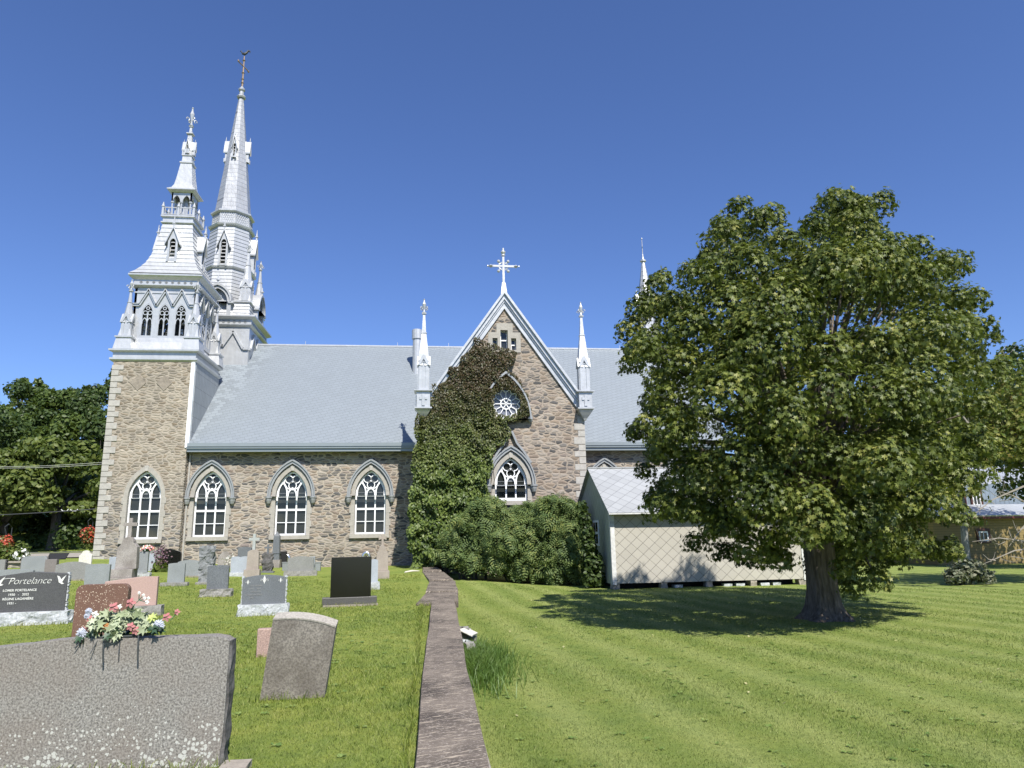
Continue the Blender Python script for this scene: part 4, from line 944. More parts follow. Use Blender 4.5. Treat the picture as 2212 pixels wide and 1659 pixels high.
grave('grey wide gravestone with an arched top and a rough base', (621, 676, 1201.5, 1233), 'grey', 'arch', .16, (614, 684, 1233, 1243.5, 'grey', .015), rot=4, k=.14)
grave('thin blue gravestone standing close behind the wide arched grey one', (668, 680, 1202, 1233), 'blue', 'flat', .2, rot=4)
grave('tall grey rectangular gravestone against the church wall', (687.5, 715, 1175, 1211), 'grey', 'flat', .14, (682, 716, 1211, 1220, 'tan', 0), rot=3)
grave('rounded pale gravestone behind the polished black one', (729.5, 750, 1192, 1222), 'lblue', 'should', .12, rot=3)
grave('low triple-humped stone by the church wall', (748, 786, 1196, 1222), 'dark2', 'twin', .12, rot=3, k=.2)
grave('blue-grey gravestone just right of the polished black one', (799, 815.5, 1208, 1257), 'lblue', 'arch', .16, (798, 819.5, 1257, 1272, 'white', .02), rot=5, k=.05)
# monuments with crosses
def cross_mesh(m, w, h, aw, zt=.66, d=.06, flare=0, z0=0):
    a = w / 2; t_ = aw / 2; zz = h * zt
    m.prism([[(-t_, z0), (t_, z0), (t_, z0 + zz - t_), (a, z0 + zz - t_ - flare), (a, z0 + zz + t_ + flare), (t_, z0 + zz + t_), (t_ + flare, z0 + h), (-t_ - flare, z0 + h), (-t_, z0 + zz + t_), (-a, z0 + zz + t_ + flare), (-a, z0 + zz - t_ - flare), (-t_, z0 + zz - t_)]], -d, d)
def monument(label, shaft, base, slab_, cross, mat, rot=4, th=.22, style='should', cm=None, fl=0, k=.1, rk=False, cat='monument'):
    xl, xr, yt, yb = shaft; foot = (slab_ or base)[3]
    g, w, h, h0 = place(xl, xr, yt, yb, foot); Z = lambda py, px=(xl + xr) / 2: onY(px, py, g.y)[2] - g.z
    e = empty('monument', (g.x, g.y, g.z), label, cat, 'cross monuments in the churchyard'); e.rotation_euler.z = radians(rot); FOOT.append((g.x, g.y, w / 2 + .3, .4))
    z1 = Z(yb); z2 = Z(yt)
    if rk: rockbox(-w / 2, w / 2, -th, th, z1 - .05, z2, .06, .05, 3, top=True, mat=R['dark'], name='shaft', parent=e)
    else:
        m = MB(); P = top_poly(w, z2 - z1, style, k); P = [((x * (1 - .1 * z / (z2 - z1))), z + z1 + .002) for x, z in P]; m.prism([P], -th * .8, th * .8); m.build('shaft', G[mat], e, bevel=.012)
    for nm, q, dd in (('base', base, .1), ('plinth', slab_, .2)):
        if not q: continue
        a = onY(q[0], q[3], g.y)[0] - g.x; b2 = onY(q[1], q[3], g.y)[0] - g.x; m = MB(); m.box(a, b2, -th - dd, th + dd, Z(q[3]) - (.1 if q[3] == foot else 0), Z(q[2])); m.build(nm, G[mat], e, bevel=.012)
    if cross:
        xa, xb, ya, yb2 = cross; m = MB(); ww = onY(xb, ya, g.y)[0] - onY(xa, ya, g.y)[0]; hh = Z(ya) - z2 + .04; cross_mesh(m, ww, hh, ww * .27, .68, .06, fl, z2 - .03); m.build('cross', G[cm or mat], e, bevel=.008)
    return e
monument('tall stained stone monument topped by a plain cross', (249, 294, 1160, 1229), (240, 290, 1229, 1247), (236, 292, 1247, 1253), (268, 296.5, 1120, 1160), 'monu', th=.2)
monument('pale worn headstone carrying a thin stone cross', (532, 558, 1187.5, 1230), (528, 561.5, 1230, 1246), None, (534, 557, 1154, 1188), 'tan', cm='pale', style='arch', th=.14)
monument('tan cross monument next to the polished black gravestone', (811.5, 838, 1177, 1233), (815, 841, 1233, 1249), None, (817, 834, 1155, 1179), 'tan', th=.17, fl=.04)
monument('small dark cross standing on a dark rough boulder', (565, 588, 1196, 1234), (562, 592, 1234, 1236.5), None, (572, 587, 1176.5, 1198), 'dark2', th=.13, rk=True)
# obelisk
g, w, h, h0 = place(588, 603, 1156, 1195, 1226); e = empty('obelisk', g, 'slender grey obelisk with a pointed top below the middle window', 'obelisk'); Z = lambda py: onY(596, py, g.y)[2] - g.z
m = MB(); m.loft(0, 0, [(Z(1195), w / 2), (Z(1158), w * .41), (Z(1148), .01)], 4); m.build('shaft', G['dark2'], e)
m = MB(); m.loft(0, 0, [(Z(1209), w * .53), (Z(1196), w * .53), (Z(1195.5), w * .6), (Z(1194.6), w * .6)], 4); m.build('plinth', G['dark2'], e)
m = MB(); m.loft(0, 0, [(-.1, w * .66), (Z(1209), w * .66)], 4); m.build('base', G['monu'], e); FOOT.append((g.x, g.y, .4, .4))
# rough boulder stone
g, w, h, h0 = place(429, 459, 1180, 1257, 1262); e = empty('gravestone', g, 'tall rough-hewn grey boulder gravestone on a flat slab', 'gravestone', GROUP)
rockbox(-w / 2, w / 2, -.12, .14, h0, h, .05, .045, 21, top=True, mat=R['blue'], name='boulder', parent=e); m = MB(); m.box(-w * .62, w * .45, -.22, .2, -.1, h0); m.build('slab', R['grey'], e, bevel=.01); FOOT.append((g.x, g.y, .4, .3))
# urns, vent pipes, planter, pot, interpretive panel, white stick
for px, lb in ((615.5, 'grey stone urn at the left end of the wide arched gravestone'), (686.5, 'grey stone urn at the right end of the wide arched gravestone')):
    g, w, h, h0 = place(px - 5.5, px + 6.5, 1214, 1232, 1233); m = MB(); m.loft(g.x, g.y, [(g.z - .03, w * .42), (g.z + h * .9, w * .5), (g.z + h * .92, w * .56), (g.z + h, w * .56)], 4); tag(m.build('grave_urn', G['blue'], None), lb, 'urn', 'stone urns beside one grave')
for px, py, pb, lb in ((618.5, 1194, 1216, 'shiny curved vent pipe beside a dark box below the middle window'), (791.5, 1188.5, 1212, 'shiny curved vent pipe behind the polished black gravestone')):
    X, _, zt = onY(px, py, 38.2); m = MB(); r = .16; pts = [(X + .15, 38.25, .1), (X + .15, 38.25, zt - .3)] + [(X + .15 * cos(pi * i / 8), 38.25, zt - .3 + .17 * sin(pi * i / 8)) for i in range(1, 9)] + [(X - .15, 38.25, zt - .36)]
    m.tube(pts, .10, 10); tag(m.build('vent_pipe', m_plain('galvanised_steel', (.7, .7, .7), .25, .1, 4, .9), None, smooth=True), lb, 'vent pipe', 'vent pipes along the church wall')
X = onY(612, 1210, 37.9); m = MB(); m.box(X[0] - .16, X[0] + .16, 37.8, 38.0, .1, 1.05); tag(m.build('dark_box', M['dark'], None, bevel=.01), 'dark narrow box standing under the left vent pipe', 'box')
e = empty('flower_pot', (0, 0, 0), 'green pot of pink, white and yellow flowers on top of a blue-grey gravestone', 'flower pot')
g, w, h, h0 = place(307, 322, 1182, 1192, 1246); zt = onY(315, 1192, g.y)[2]; px_ = onY(319, 1192, g.y)[0]; e.location = (px_ - .03, g.y, zt)
m = MB(); m.loft(0, 0, [(0, .1), (.04, .14), (.12, .17), (.125, .14)], 12); m.build('pot', m_plain('green_plastic', (.03, .09, .04), .4), e)
def petals(n, r, c0, sz, spread=1.0, flat=.6):
    P = RNG.normal(size=(n, 3)); P /= np.linalg.norm(P, axis=1)[:, None]; P[:, 2] = np.abs(P[:, 2]) * flat; return P * r + np.array(c0), P
for nm, cols, n in (('pink_blooms', [(.7, .2, .25), (.8, .35, .35)], 60), ('white_blooms', [(.8, .8, .7), (.85, .85, .8)], 45), ('yellow_blooms', [(.8, .6, .1), (.75, .55, .2)], 30)):
    P, Nn = petals(n, .2, (0, 0, .1), 1); P += RNG.normal(size=P.shape) * [.05, .03, .03]; o = leafcloud(nm, P, Nn, .085, *OVAL, m_leaf(nm, cols, .2), e)
e = empty('information_panel', (0, 0, 0), 'tilted black information panel on a short post by the parking lot', 'sign'); g = hit(125, 1222); g2 = Vector(onY(124, 1209, 33)); e.location = (g2.x, 33, gz(g2.x, 33))
zt = onY(124, 1195, 33)[2] - e.location.z; zb = onY(124, 1207, 33)[2] - e.location.z; w = (onY(143, 1200, 33)[0] - onY(104, 1200, 33)[0]) / 2
m = MB(); m.add([(-w * .94 - .12, .25, zt), (w * .9, .25, zt), (w * 1.1, -.2, zb), (-w * .9, -.2, zb)] + [(-w * .94 - .12, .29, zt), (w * .9, .29, zt), (w * 1.1, -.16, zb - .03), (-w * .9, -.16, zb - .03)], [(3, 2, 1, 0), (4, 5, 6, 7), (0, 1, 5, 4), (1, 2, 6, 5), (2, 3, 7, 6), (3, 0, 4, 7)]); m.build('panel', M['dark'], e)
m = MB(); m.box(-.04, .04, .0, .08, -.1, (zt + zb) / 2 - .03); m.build('post', M['dark'], e)
g = hit(890, 1237); m = MB(); m.tube([(g.x - .28, g.y - .35, g.z + .04), (g.x, g.y, g.z + .07), (g.x + .3, g.y + .3, g.z + .05)], [.03, .04, .015], 6); tag(m.build('stick', m_plain('bleached_wood', (.62, .58, .5), .8), None), 'bleached white stick lying on the grass beside the coping wall', 'stick')
# low rubble wall far left
e = empty('low_wall', (0, 0, 0), 'low dry-stone wall behind the gravestones at the far left', 'wall'); a = onY(-60, 1222, 31.5); b2 = onY(60, 1226, 31.5)
rockbox(a[0], b2[0] + .3, 31.3, 31.8, .3, onY(20, 1216, 31.5)[2], .12, .07, 4, mat=M['rubble'], name='wall_body', parent=e)
m = MB(); m.box(a[0], b2[0] + .35, 31.22, 31.88, onY(20, 1216, 31.5)[2], onY(20, 1212.5, 31.5)[2]); m.build('coping', R['tan'], e)
# ------------------------------------------------------------------ shed
SX0, SX1, SY = 6.98, 14.8, 27.5; SD = 6.4; SZ = -.40; EV = 2.48; RZ = 4.45
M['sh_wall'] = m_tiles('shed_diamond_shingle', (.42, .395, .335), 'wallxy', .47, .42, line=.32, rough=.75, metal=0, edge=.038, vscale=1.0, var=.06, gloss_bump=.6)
M['sh_roof'] = m_tiles('shed_roof_diamond_sheet', (.36, .37, .37), 'diamond', .56, .60, line=.5, rough=.5, metal=.15, edge=.05, vscale=1.9, var=.08)
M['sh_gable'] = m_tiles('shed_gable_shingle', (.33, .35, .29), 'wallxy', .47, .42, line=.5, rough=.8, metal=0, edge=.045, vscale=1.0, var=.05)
M['oldwhite'] = m_rock('peeling_white_paint', (.66, .66, .63), 9, .3)
shed = empty('shed', (0, 0, 0), 'grey-white shed clad in diamond shingles with a metal roof', 'shed')
m = MB(); m.box(SX0, SX1, SY, SY + .1, SZ + .17, EV + .1); m.build('front_wall', M['sh_wall'], shed)
m = MB(); SYB = SY + SD; RY = SY + SD * .47
for x in (SX0 - .01, SX1 - .09):
    m.add([(x, SY + .02, SZ + .15), (x, SYB, SZ + .15), (x, SYB, EV + .05), (x, RY, RZ - .05), (x, SY + .02, EV + .05), (x + .1, SY + .02, SZ + .15), (x + .1, SYB, SZ + .15), (x + .1, SYB, EV + .05), (x + .1, RY, RZ - .05), (x + .1, SY + .02, EV + .05)],
          [(4, 3, 2, 1, 0), (5, 6, 7, 8, 9), (0, 1, 6, 5), (4, 0, 5, 9)])
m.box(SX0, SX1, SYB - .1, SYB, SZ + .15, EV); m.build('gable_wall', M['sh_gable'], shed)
m = MB(); slab(m, SX0 - .16, SX1 + .16, SY - .42, EV - .06, RY, RZ, .035); slab_b = [(SX0 - .16, RY, RZ), (SX1 + .16, RY, RZ), (SX1 + .16, SYB + .3, EV - .1), (SX0 - .16, SYB + .3, EV - .1)]
m.add(slab_b + [(p[0], p[1], p[2] - .05) for p in slab_b], [(0, 1, 2, 3), (7, 6, 5, 4), (0, 3, 7, 4), (1, 5, 6, 2), (2, 6, 7, 3)]); m.box(SX0 - .17, SX1 + .17, RY - .08, RY + .08, RZ - .02, RZ + .03); m.build('roof', M['sh_roof'], shed)
m = MB(); m.box(SX0 - .15, SX1 + .15, SY - .415, SY - .39, EV - .125, EV - .075); m.box(SX0 - .1, SX1 + .1, SY - .385, SY, EV - .10, EV - .08); m.build('fascia', M['oldwhite'], shed)
for x in (SX0 - .03, SX1 - .14):
    m = MB(); m.box(x, x + .17, SY - .03, SY + .01, SZ + .12, EV - .1); m.box(x if x < 8 else x + .14, x + .03 if x < 8 else x + .17, SY - .028, SY + .14, SZ + .12, EV - .1); m.build('corner_board', M['oldwhite'], shed)
m = MB(); m.box(SX0 - .05, SX0 - .012, 29.4, 30.35, 1.15, 2.2); w_ = m.build('window', M['white'], shed); m = MB()
for y in (29.5, 29.92):
    for z in (1.25, 1.73): m.box(SX0 - .058, SX0 - .052, y, y + .34, z, z + .38)
m.build('pane', M['glass'], w_)
for x in (SX0 + .12, 9.0, 10.8, 12.6, SX1 - .2):
    rockbox(x - .13, x + .13, SY + .02, SY + .4, SZ - .2, SZ + .16, .08, .03, int(x * 7), mat=R['tan'], name='foundation_stone', parent=shed)
for x in (9.6, 11.6, 12.1, 13.1, 13.6): rockbox(x - .18, x + .16, SY + .1, SY + .4, SZ - .15, SZ + .06, .07, .03, int(x * 11), mat=R['white'], name='foundation_stone', parent=shed)
m = MB(); m.box(SX0 + .3, SX1 - .3, SY + .6, SYB - .3, SZ - .1, SZ + .17); m.build('crawl_space', M['dark'], shed)

# ------------------------------------------------------------------ far yellow house at the right edge
house = empty('house', (0, 0, 0), 'yellow clapboard house with grey metal roofs at the right edge', 'house')
t = NT('yellow_clapboard'); o = t.obj(); z = t.sep(o)[2]; fr = t.math('FRACT', t.math('MULTIPLY', z, 7.0))
c = t.mix(t.math('LESS_THAN', fr, .14), (.26, .19, .075), (.12, .09, .035)); c = t.mix(t.math('MULTIPLY', t.noise(o, 1.5, 3), .3), c, (.24, .19, .08)); M['clap'] = t.bsdf(c, .75, t.bump(fr, .5, .02))  # yellow darkened in the colour to stand for tree shade on the wall
HX, HY = 29.0, 39.0
m = MB(); m.box(HX, HX + 18, HY, HY + 8, -1, 2.3); m.build('wall', M['clap'], house)
m = MB(); slab(m, HX - .4, HX + 18.4, HY - .4, 2.32, HY + 1.3, 3.0, .08); slab(m, HX, HX + 18, HY + 1.9, 4.2, HY + 4.5, 5.6, .1); m.build('roof', m_metal('pale_standing_seam', (.5, .52, .54), seams=(.5, 9)), house)
m = MB(); m.box(HX + .2, HX + 17.8, HY + 1.6, HY + 7, 2.5, 4.25); m.build('upper_wall', m_metal('blue_grey_steel_siding', (.30, .35, .41), seams=(.3, 9)), house)
m = MB(); m.box(HX, HX + 18, HY - .38, HY - .3, 2.12, 2.25); m.build('trim', m_plain('dark_red_trim', (.14, .035, .03), .6), house)
def hwin(x0, x1, z0, z1, y, nm='window'):
    m = MB(); m.prism([rect(x0 - .12, x1 + .12, z0 - .1, z1 + .16), rect(x0, x1, z0, z1)], y - .08, y); f = m.build(nm, m_plain('brown_window_trim', (.07, .025, .02), .6), house)
    m = MB(); m.prism([rect(x0, x1, z0, z1), rect(x0 + .08, x1 - .08, z0 + .08, z1 - .08)], y - .06, y - .01); m.box((x0 + x1) / 2 - .02, (x0 + x1) / 2 + .02, y - .055, y - .02, z0 + .08, z1 - .08); m.build('sash', M['white'], f)
    m = MB(); m.box(x0 + .05, x1 - .05, y - .02, y - .01, z0 + .05, z1 - .05); m.build('pane', M['glass'], f)
hwin(31.75, 32.35, .86, 1.42, HY)
for i in range(2): hwin(33.0 - i * 1.1, 33.55 - i * 1.1, 2.95, 3.85, HY + 1.6)
e = empty('utility_pole', (0, 0, 0), 'weathered grey leaning pole in front of the yellow house', 'pole')
b0 = Vector(onY(2090, 1226, 36)); t0 = Vector(onY(2078, 1095, 36)); m = MB(); m.tube([b0 - Vector((0, 0, .4)), b0, t0, t0 + (t0 - b0) * .9], [.2, .19, .16, .13], 10); m.build('pole_shaft', m_bark('silvery_wood', (.34, .34, .32)), e)
m = MB(); tt = t0 + (t0 - b0) * .8; m.box(tt.x - .8, tt.x + .8, tt.y - .06, tt.y + .06, tt.z - .06, tt.z + .06); m.build('crossarm', M['iron'], e)

# ------------------------------------------------------------------ trees
LC = {'maple': m_leaf('maple_leaf', [(.020, .030, .008), (.045, .065, .013), (.088, .115, .022), (.16, .18, .038), (.30, .28, .08)], .18, .5, .3, nsc=1.1),
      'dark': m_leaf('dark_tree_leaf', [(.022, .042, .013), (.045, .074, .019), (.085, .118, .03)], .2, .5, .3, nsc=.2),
      'mid': m_leaf('mid_green_leaf', [(.035, .06, .015), (.068, .105, .023), (.12, .155, .036)], .25, .5, .3, nsc=.2),
      'yel': m_leaf('yellow_green_leaf', [(.05, .08, .018), (.10, .135, .03), (.18, .20, .05)], .3, .5, .3, nsc=.25),
      'box': m_leaf('autumn_tinted_leaf', [(.04, .07, .018), (.08, .12, .026), (.15, .18, .045), (.26, .25, .07), (.20, .12, .05)], .3, .45, .35, nsc=.6),
      'sumac': m_leaf('sumac_leaf', [(.05, .085, .035), (.09, .135, .048), (.15, .20, .065), (.26, .27, .08)], .3, .55, .22, nsc=.8),
      'ivy': m_leaf('climbing_vine_leaf', [(.03, .05, .014), (.065, .10, .022), (.12, .16, .035), (.21, .27, .07)], .2, .45, .3, zgrad=(4.6, 9.0, [(.03, .032, .014), (.06, .05, .024), (.085, .055, .03), (.07, .085, .03)]), nsc=1.0)}
M['bark'] = m_bark('maple_bark', (.21, .172, .135)); M['bark2'] = m_bark('grey_bark', (.16, .15, .13)); M['twig'] = m_plain('dead_twig', (.28, .25, .21), .9)
def cloud(cl, n, size, squash=.85, inner=.2, jit=.5, lowcut=-.75):
    """leaf points on the shells of clumps (x,y,z,r)"""
    cl = np.array(cl); w = cl[:, 3] ** 2; idx = RNG.choice(len(cl), size=n, p=w / w.sum())
    d = RNG.normal(size=(n, 3)); d /= np.linalg.norm(d, axis=1)[:, None]; d[:, 2] = np.where(d[:, 2] < lowcut, -d[:, 2], d[:, 2])
    rr = np.where(RNG.random(n) < inner, RNG.random(n) * .8, .78 + .3 * RNG.random(n) ** 1.5)
    # lumpy shells: secondary lobes
    ph = RNG.random((len(cl), 3)) * 6; lob = 1 + .22 * np.sin(4.1 * d[:, 0] + ph[idx, 0]) * np.sin(4.7 * d[:, 1] + ph[idx, 1]) + .16 * np.sin(8.3 * d[:, 2] + ph[idx, 2]) * np.sin(7.1 * d[:, 0] + ph[idx, 1])
    R_ = cl[idx, 3] * rr * lob; P = cl[idx, :3] + d * R_[:, None] * np.array([1, 1, squash])
    Nn = d * 1.0 + np.array([0, 0, .3]) + RNG.normal(size=(n, 3)) * jit
    return P, Nn, size * (.7 + .6 * RNG.random(n))
def limbs(m, base, targets, r0, n=5):
    for tg in targets:
        b = Vector(base); tg = Vector(tg); mid = b.lerp(tg, .5) + Vector((random.uniform(-.2, .2), random.uniform(-.2, .2), (tg - b).length * .10)); L = (tg - b).length
        m.tube([b, b.lerp(mid, .5) + Vector((0, 0, .05 * L)), mid, mid.lerp(tg, .5), tg], [r0, r0 * .8, r0 * .55, r0 * .35, r0 * .12], n, cap=False)
# the big maple
TY = 16.7; tb = Vector(onY(1785, 1338, TY)); tb.z = gz(tb.x, TY)
maple = empty('maple_tree', tb, 'large round-crowned green maple standing alone on the right-hand lawn', 'tree')
SIL = [(1850, 455, 46), (1805, 470, 50), (1885, 475, 38), (1760, 500, 36), (1835, 520, 75), (1900, 540, 50), (1590, 478, 36), (1625, 510, 48), (1655, 500, 38), (1560, 530, 48), (1530, 580, 45), (1600, 580, 75), (1680, 570, 55), (1740, 590, 70), (1510, 640, 50),
       (1425, 620, 28), (1440, 650, 42), (1380, 672, 36), (1355, 712, 30), (1405, 720, 50), (1400, 780, 42), (1470, 710, 65), (1550, 690, 85), (1660, 680, 90), (1790, 640, 90), (1880, 620, 75), (1965, 575, 42), (2010, 585, 40), (2060, 610, 42), (1950, 640, 75), (2040, 660, 60), (2080, 665, 36),
       (2090, 720, 40), (2135, 740, 26), (2120, 790, 34), (2050, 750, 70), (1960, 760, 90), (1850, 750, 90), (1740, 780, 80), (1640, 790, 80), (1550, 800, 75), (1470, 800, 60), (1425, 850, 40), (1410, 900, 34), (1450, 920, 50), (1395, 945, 30), (1410, 990, 34), (1465, 980, 50), (1540, 900, 80), (1640, 900, 75),
       (1750, 900, 80), (1860, 880, 90), (1970, 870, 90), (2060, 850, 60), (2100, 900, 38), (2090, 960, 44), (2060, 1030, 60), (1970, 980, 85), (1870, 1000, 90), (1770, 1000, 80), (1660, 1010, 85), (1570, 1010, 80), (1490, 1040, 60), (1440, 1070, 42), (1480, 1105, 42), (1540, 1110, 60), (1620, 1110, 75),
       (1720, 1110, 80), (1820, 1110, 80), (1920, 1100, 85), (2010, 1110, 65), (2075, 1120, 36), (1560, 1165, 36), (1610, 1190, 42), (1670, 1200, 36), (1700, 1180, 40), (1800, 1190, 40), (1850, 1200, 50), (1900, 1200, 50), (1960, 1190, 52), (2020, 1190, 44), (2060, 1200, 28), (1835, 1248, 26), (1795, 1235, 26), (1870, 1235, 32), (1655, 1225, 24)]
cl = []; cx0, cz0 = 1745, 860
for px, py, rp in SIL:
    p = onY(px, py, TY); sc = 18.7 / FPX; r_ = rp * sc * .84; u_ = (px - cx0) / 430; v_ = (py - cz0) / 460; dep = 4.3 * sqrt(max(0.02, 1 - u_ * u_ - v_ * v_))
    for sgn in (-1, 1) if dep < 1.6 or random.random() < .35 else (-1, 0, 1):
        y = TY + sgn * dep * random.uniform(.7, 1.0); s2 = random.uniform(.75, 1.1); kf = .97 if dep < 1.6 else (1 - .075 * dep / 4.3 if sgn < 0 else 1.0)
        q = onY(px, py, TY) ; ky = 1 - .85 * (1 - y / TY) if sgn < 0 else 1 + .5 * (y / TY - 1) * (sgn > 0); kf = 1.0; q = (q[0] * ky, q[1], 1.6 + (q[2] - 1.6) * ky); qc = (0, 0, 0); cl.append((qc[0] + (q[0] - qc[0]) * kf - tb.x + random.uniform(-.2, .2), y - TY, qc[2] + (q[2] - qc[2]) * kf - tb.z + random.uniform(-.3, .3) * (dep > 1.6), r_ * s2))
P, Nn, sz = cloud(cl, 135000, .112, .88, .06, .45, -.6)
leafcloud('crown', P, Nn, sz, *MAPLE, LC['maple'], maple, up=RNG.normal(size=P.shape) * .6 + np.array([0, 0, -1.0]))
m = MB(); n = 28
def ring(z, r0, flare, cx=0):
    return [((r0 + flare * (.5 + .5 * sin(5 * a * 2 * pi / n + 1)) + .03 * noise.noise(Vector((cos(a * 2 * pi / n) * 3, sin(a * 2 * pi / n) * 3, z)))) * cos(a * 2 * pi / n) + cx, (r0 + flare * (.5 + .5 * sin(5 * a * 2 * pi / n + 1))) * sin(a * 2 * pi / n), z) for a in range(n)]
lv = [(-.1, .62, .30), (.03, .50, .20), (.15, .42, .13), (.35, .37, .07), (.7, .345, .03), (1.2, .335, .02), (1.8, .34, .02), (2.3, .33, .0), (2.8, .24, 0)]
vs = []; fs = []
for z, r0, fl_ in lv: vs += ring(z, r0, fl_)
for j in range(len(lv) - 1):
    for i in range(n): fs.append((j * n + i, j * n + (i + 1) % n, (j + 1) * n + (i + 1) % n, (j + 1) * n + i))
m.add(vs, fs); big = sorted(cl, key=lambda c: -c[3])
limbs(m, (0, 0, 2.1), [(c[0] * .85, c[1] * .85, c[2]) for c in big[:46]], .13); limbs(m, (0.1, 0, 3.0), [(c[0], c[1], c[2]) for c in cl[::5]], .08, 4); limbs(m, (0, 0, 1.9), [(-1.6, -.5, 5.2), (.9, -.4, 6.2), (0, .5, 6.6), (2.4, .3, 5), (-2.8, .4, 4.2)], .24, 8)
m.build('trunk', M['bark'], maple, smooth=True)
def tree(name, label, base, clumps, n, leaf, mat, trunk_r, fork, group=None, tmpl=OVAL, bark='bark2', cat='tree', squash=.8, dead=None):
    """clumps relative to base"""
    e = empty(name, base, label, cat, group); P, Nn, sz = cloud(clumps, n, leaf, squash, .15, .6)
    leafcloud('crown', P, Nn, sz, *tmpl, LC[mat], e)
    m = MB(); m.tube([(0, 0, -.4), (0, 0, .0), (.03, 0, fork * .5), (0, 0, fork)], [trunk_r * 1.9, trunk_r * 1.4, trunk_r, trunk_r * .9], 9); limbs(m, (0, 0, fork * .93), [c[:3] for c in sorted(clumps, key=lambda c: -c[3])[:12]], trunk_r * .55); m.build('trunk', M[bark], e, smooth=True)
    if dead:
        for a, b2 in dead:
            m = MB()
            a, b2 = Vector(a), Vector(b2); L = (b2 - a).length; m.tube([a, a.lerp(b2, .5) + Vector((0, 0, L * .06)), b2], [.035, .022, .006], 4, cap=False)
            for k in range(9):
                s = a.lerp(b2, .25 + .08 * k); d = Vector((random.uniform(-1, 1), random.uniform(-.5, .5), random.uniform(-.4, 1))).normalized() * L * random.uniform(.12, .3); m.tube([s, s + d * .6, s + d + Vector((0, 0, d.length * .3))], [.014, .009, .004], 3, cap=False)
            m.build('dead_branch', M['twig'], e)
    return e
def px_clumps(L, Y, base, dep=1.5, k=1.0):
    out = []
    for px, py, rp in L:
        q = onY(px, py, Y); r_ = rp * (Y * 1.12 / FPX) * k
        for dy in (-dep, dep * .6): out.append((q[0] - base[0] + random.uniform(-.2, .2), dy * random.uniform(.4, 1), q[2] - base[2], r_))
    return out
# trees at the right edge
b0 = onY(2330, 1290, 24); b0[2] = gz(b0[0], 24)
cA = px_clumps([(2105, 822, 42), (2060, 850, 46), (2150, 860, 44), (2185, 905, 50), (2110, 910, 52), (2200, 960, 50), (2140, 950, 46), (2070, 960, 46), (2225, 1000, 36), (2195, 1062, 18), (2050, 1035, 32), (2115, 985, 26), (2150, 992, 22), (2260, 900, 90), (2330, 980, 110), (2300, 830, 90), (2400, 900, 110), (2160, 1125, 13)], 24, b0)
D = lambda x, y: tuple(onY(x, y, 23.2) - b0)
tree('autumn_tree', 'yellowing tree with bare grey twigs reaching in at the right edge', b0, cA, 17000, .17, 'box', .28, 2.6, dead=[(D(2212, 1050), D(2080, 1130)), (D(2260, 1180), D(2125, 1218)), (D(2220, 1170), D(2100, 1170)), (D(2090, 870), D(2175, 745)), (D(2225, 1090), D(2150, 1060)), (D(2080, 900), D(2125, 960)), (D(2230, 1120), D(2180, 1180))], tmpl=MAPLE)
b0 = onY(2290, 1250, 33); b0[2] = gz(b0[0], 33)
cB = px_clumps([(2205, 800, 40), (2195, 850, 34), (2215, 870, 60), (2212, 940, 50), (2250, 780, 60), (2290, 850, 90), (2215, 990, 40), (2222, 1050, 26), (2290, 1050, 70), (2340, 950, 100), (2215, 760, 26)], 33, b0, 2.5)
tree('dark_tree', 'dark green tall tree behind the yellowing one at the right edge', b0, cB, 12000, .24, 'dark', .35, 3.5)
for px, top, rr, Y, mt, lb in ((2010, 800, 95, 62, 'mid', 'green tree beyond the maple, left of the yellow house roof'), (2105, 880, 80, 66, 'dark', 'dark distant tree rising behind the yellow house roof'), (2200, 840, 95, 60, 'mid', 'mid green distant tree behind the yellow house at the edge')):
    p = onY(px, 1150, Y); b_ = np.array([p[0], Y, gz(p[0], Y)]); zt = onY(px, top, Y)[2] - b_[2]; R_ = rr * Y * 1.1 / FPX
    cs = [(random.uniform(-1, 1) * R_ * .7, random.uniform(-1, 1) * R_ * .6, zt * random.uniform(.35, .88), R_ * random.uniform(.35, .5)) for _ in range(12)] + [(0, 0, zt - R_ * .35, R_ * .4)]
    tree('background_tree', lb, b_, cs, 5000, .5, mt, .3, zt * .3, 'trees in the distance')
# wooded slope at the left
def forest(px, top, rad, Y, mt, lb, n=7500, bot=None, leaf=.42, layered=False):
    p = onY(px, 1150, Y); b_ = np.array([p[0], Y, gz(p[0], Y)]); zt = onY(px, top, Y)[2] - b_[2]; R_ = rad * Y * 1.12 / FPX; zb = zt * (bot or .28)
    cs = []
    for _ in range(20 if not layered else 24):
        zz = zb + (zt - zb) * random.random(); f = sin(pi * min(1, max(.12, (zz - zb) / (zt - zb) * .75 + .18))); a = random.random() * 2 * pi; rr = R_ * f * sqrt(random.random()); cs.append((rr * cos(a), rr * sin(a) - .1 * R_, zz, R_ * random.uniform(.24, .36)))
    cs.append((0, 0, zt - R_ * .2, R_ * .24))
    tree('background_tree' if not layered else 'shade_tree', lb, b_, cs, n, leaf, mt, .38, zb * 1.05, 'trees on the wooded slope', squash=.55 if layered else .85)
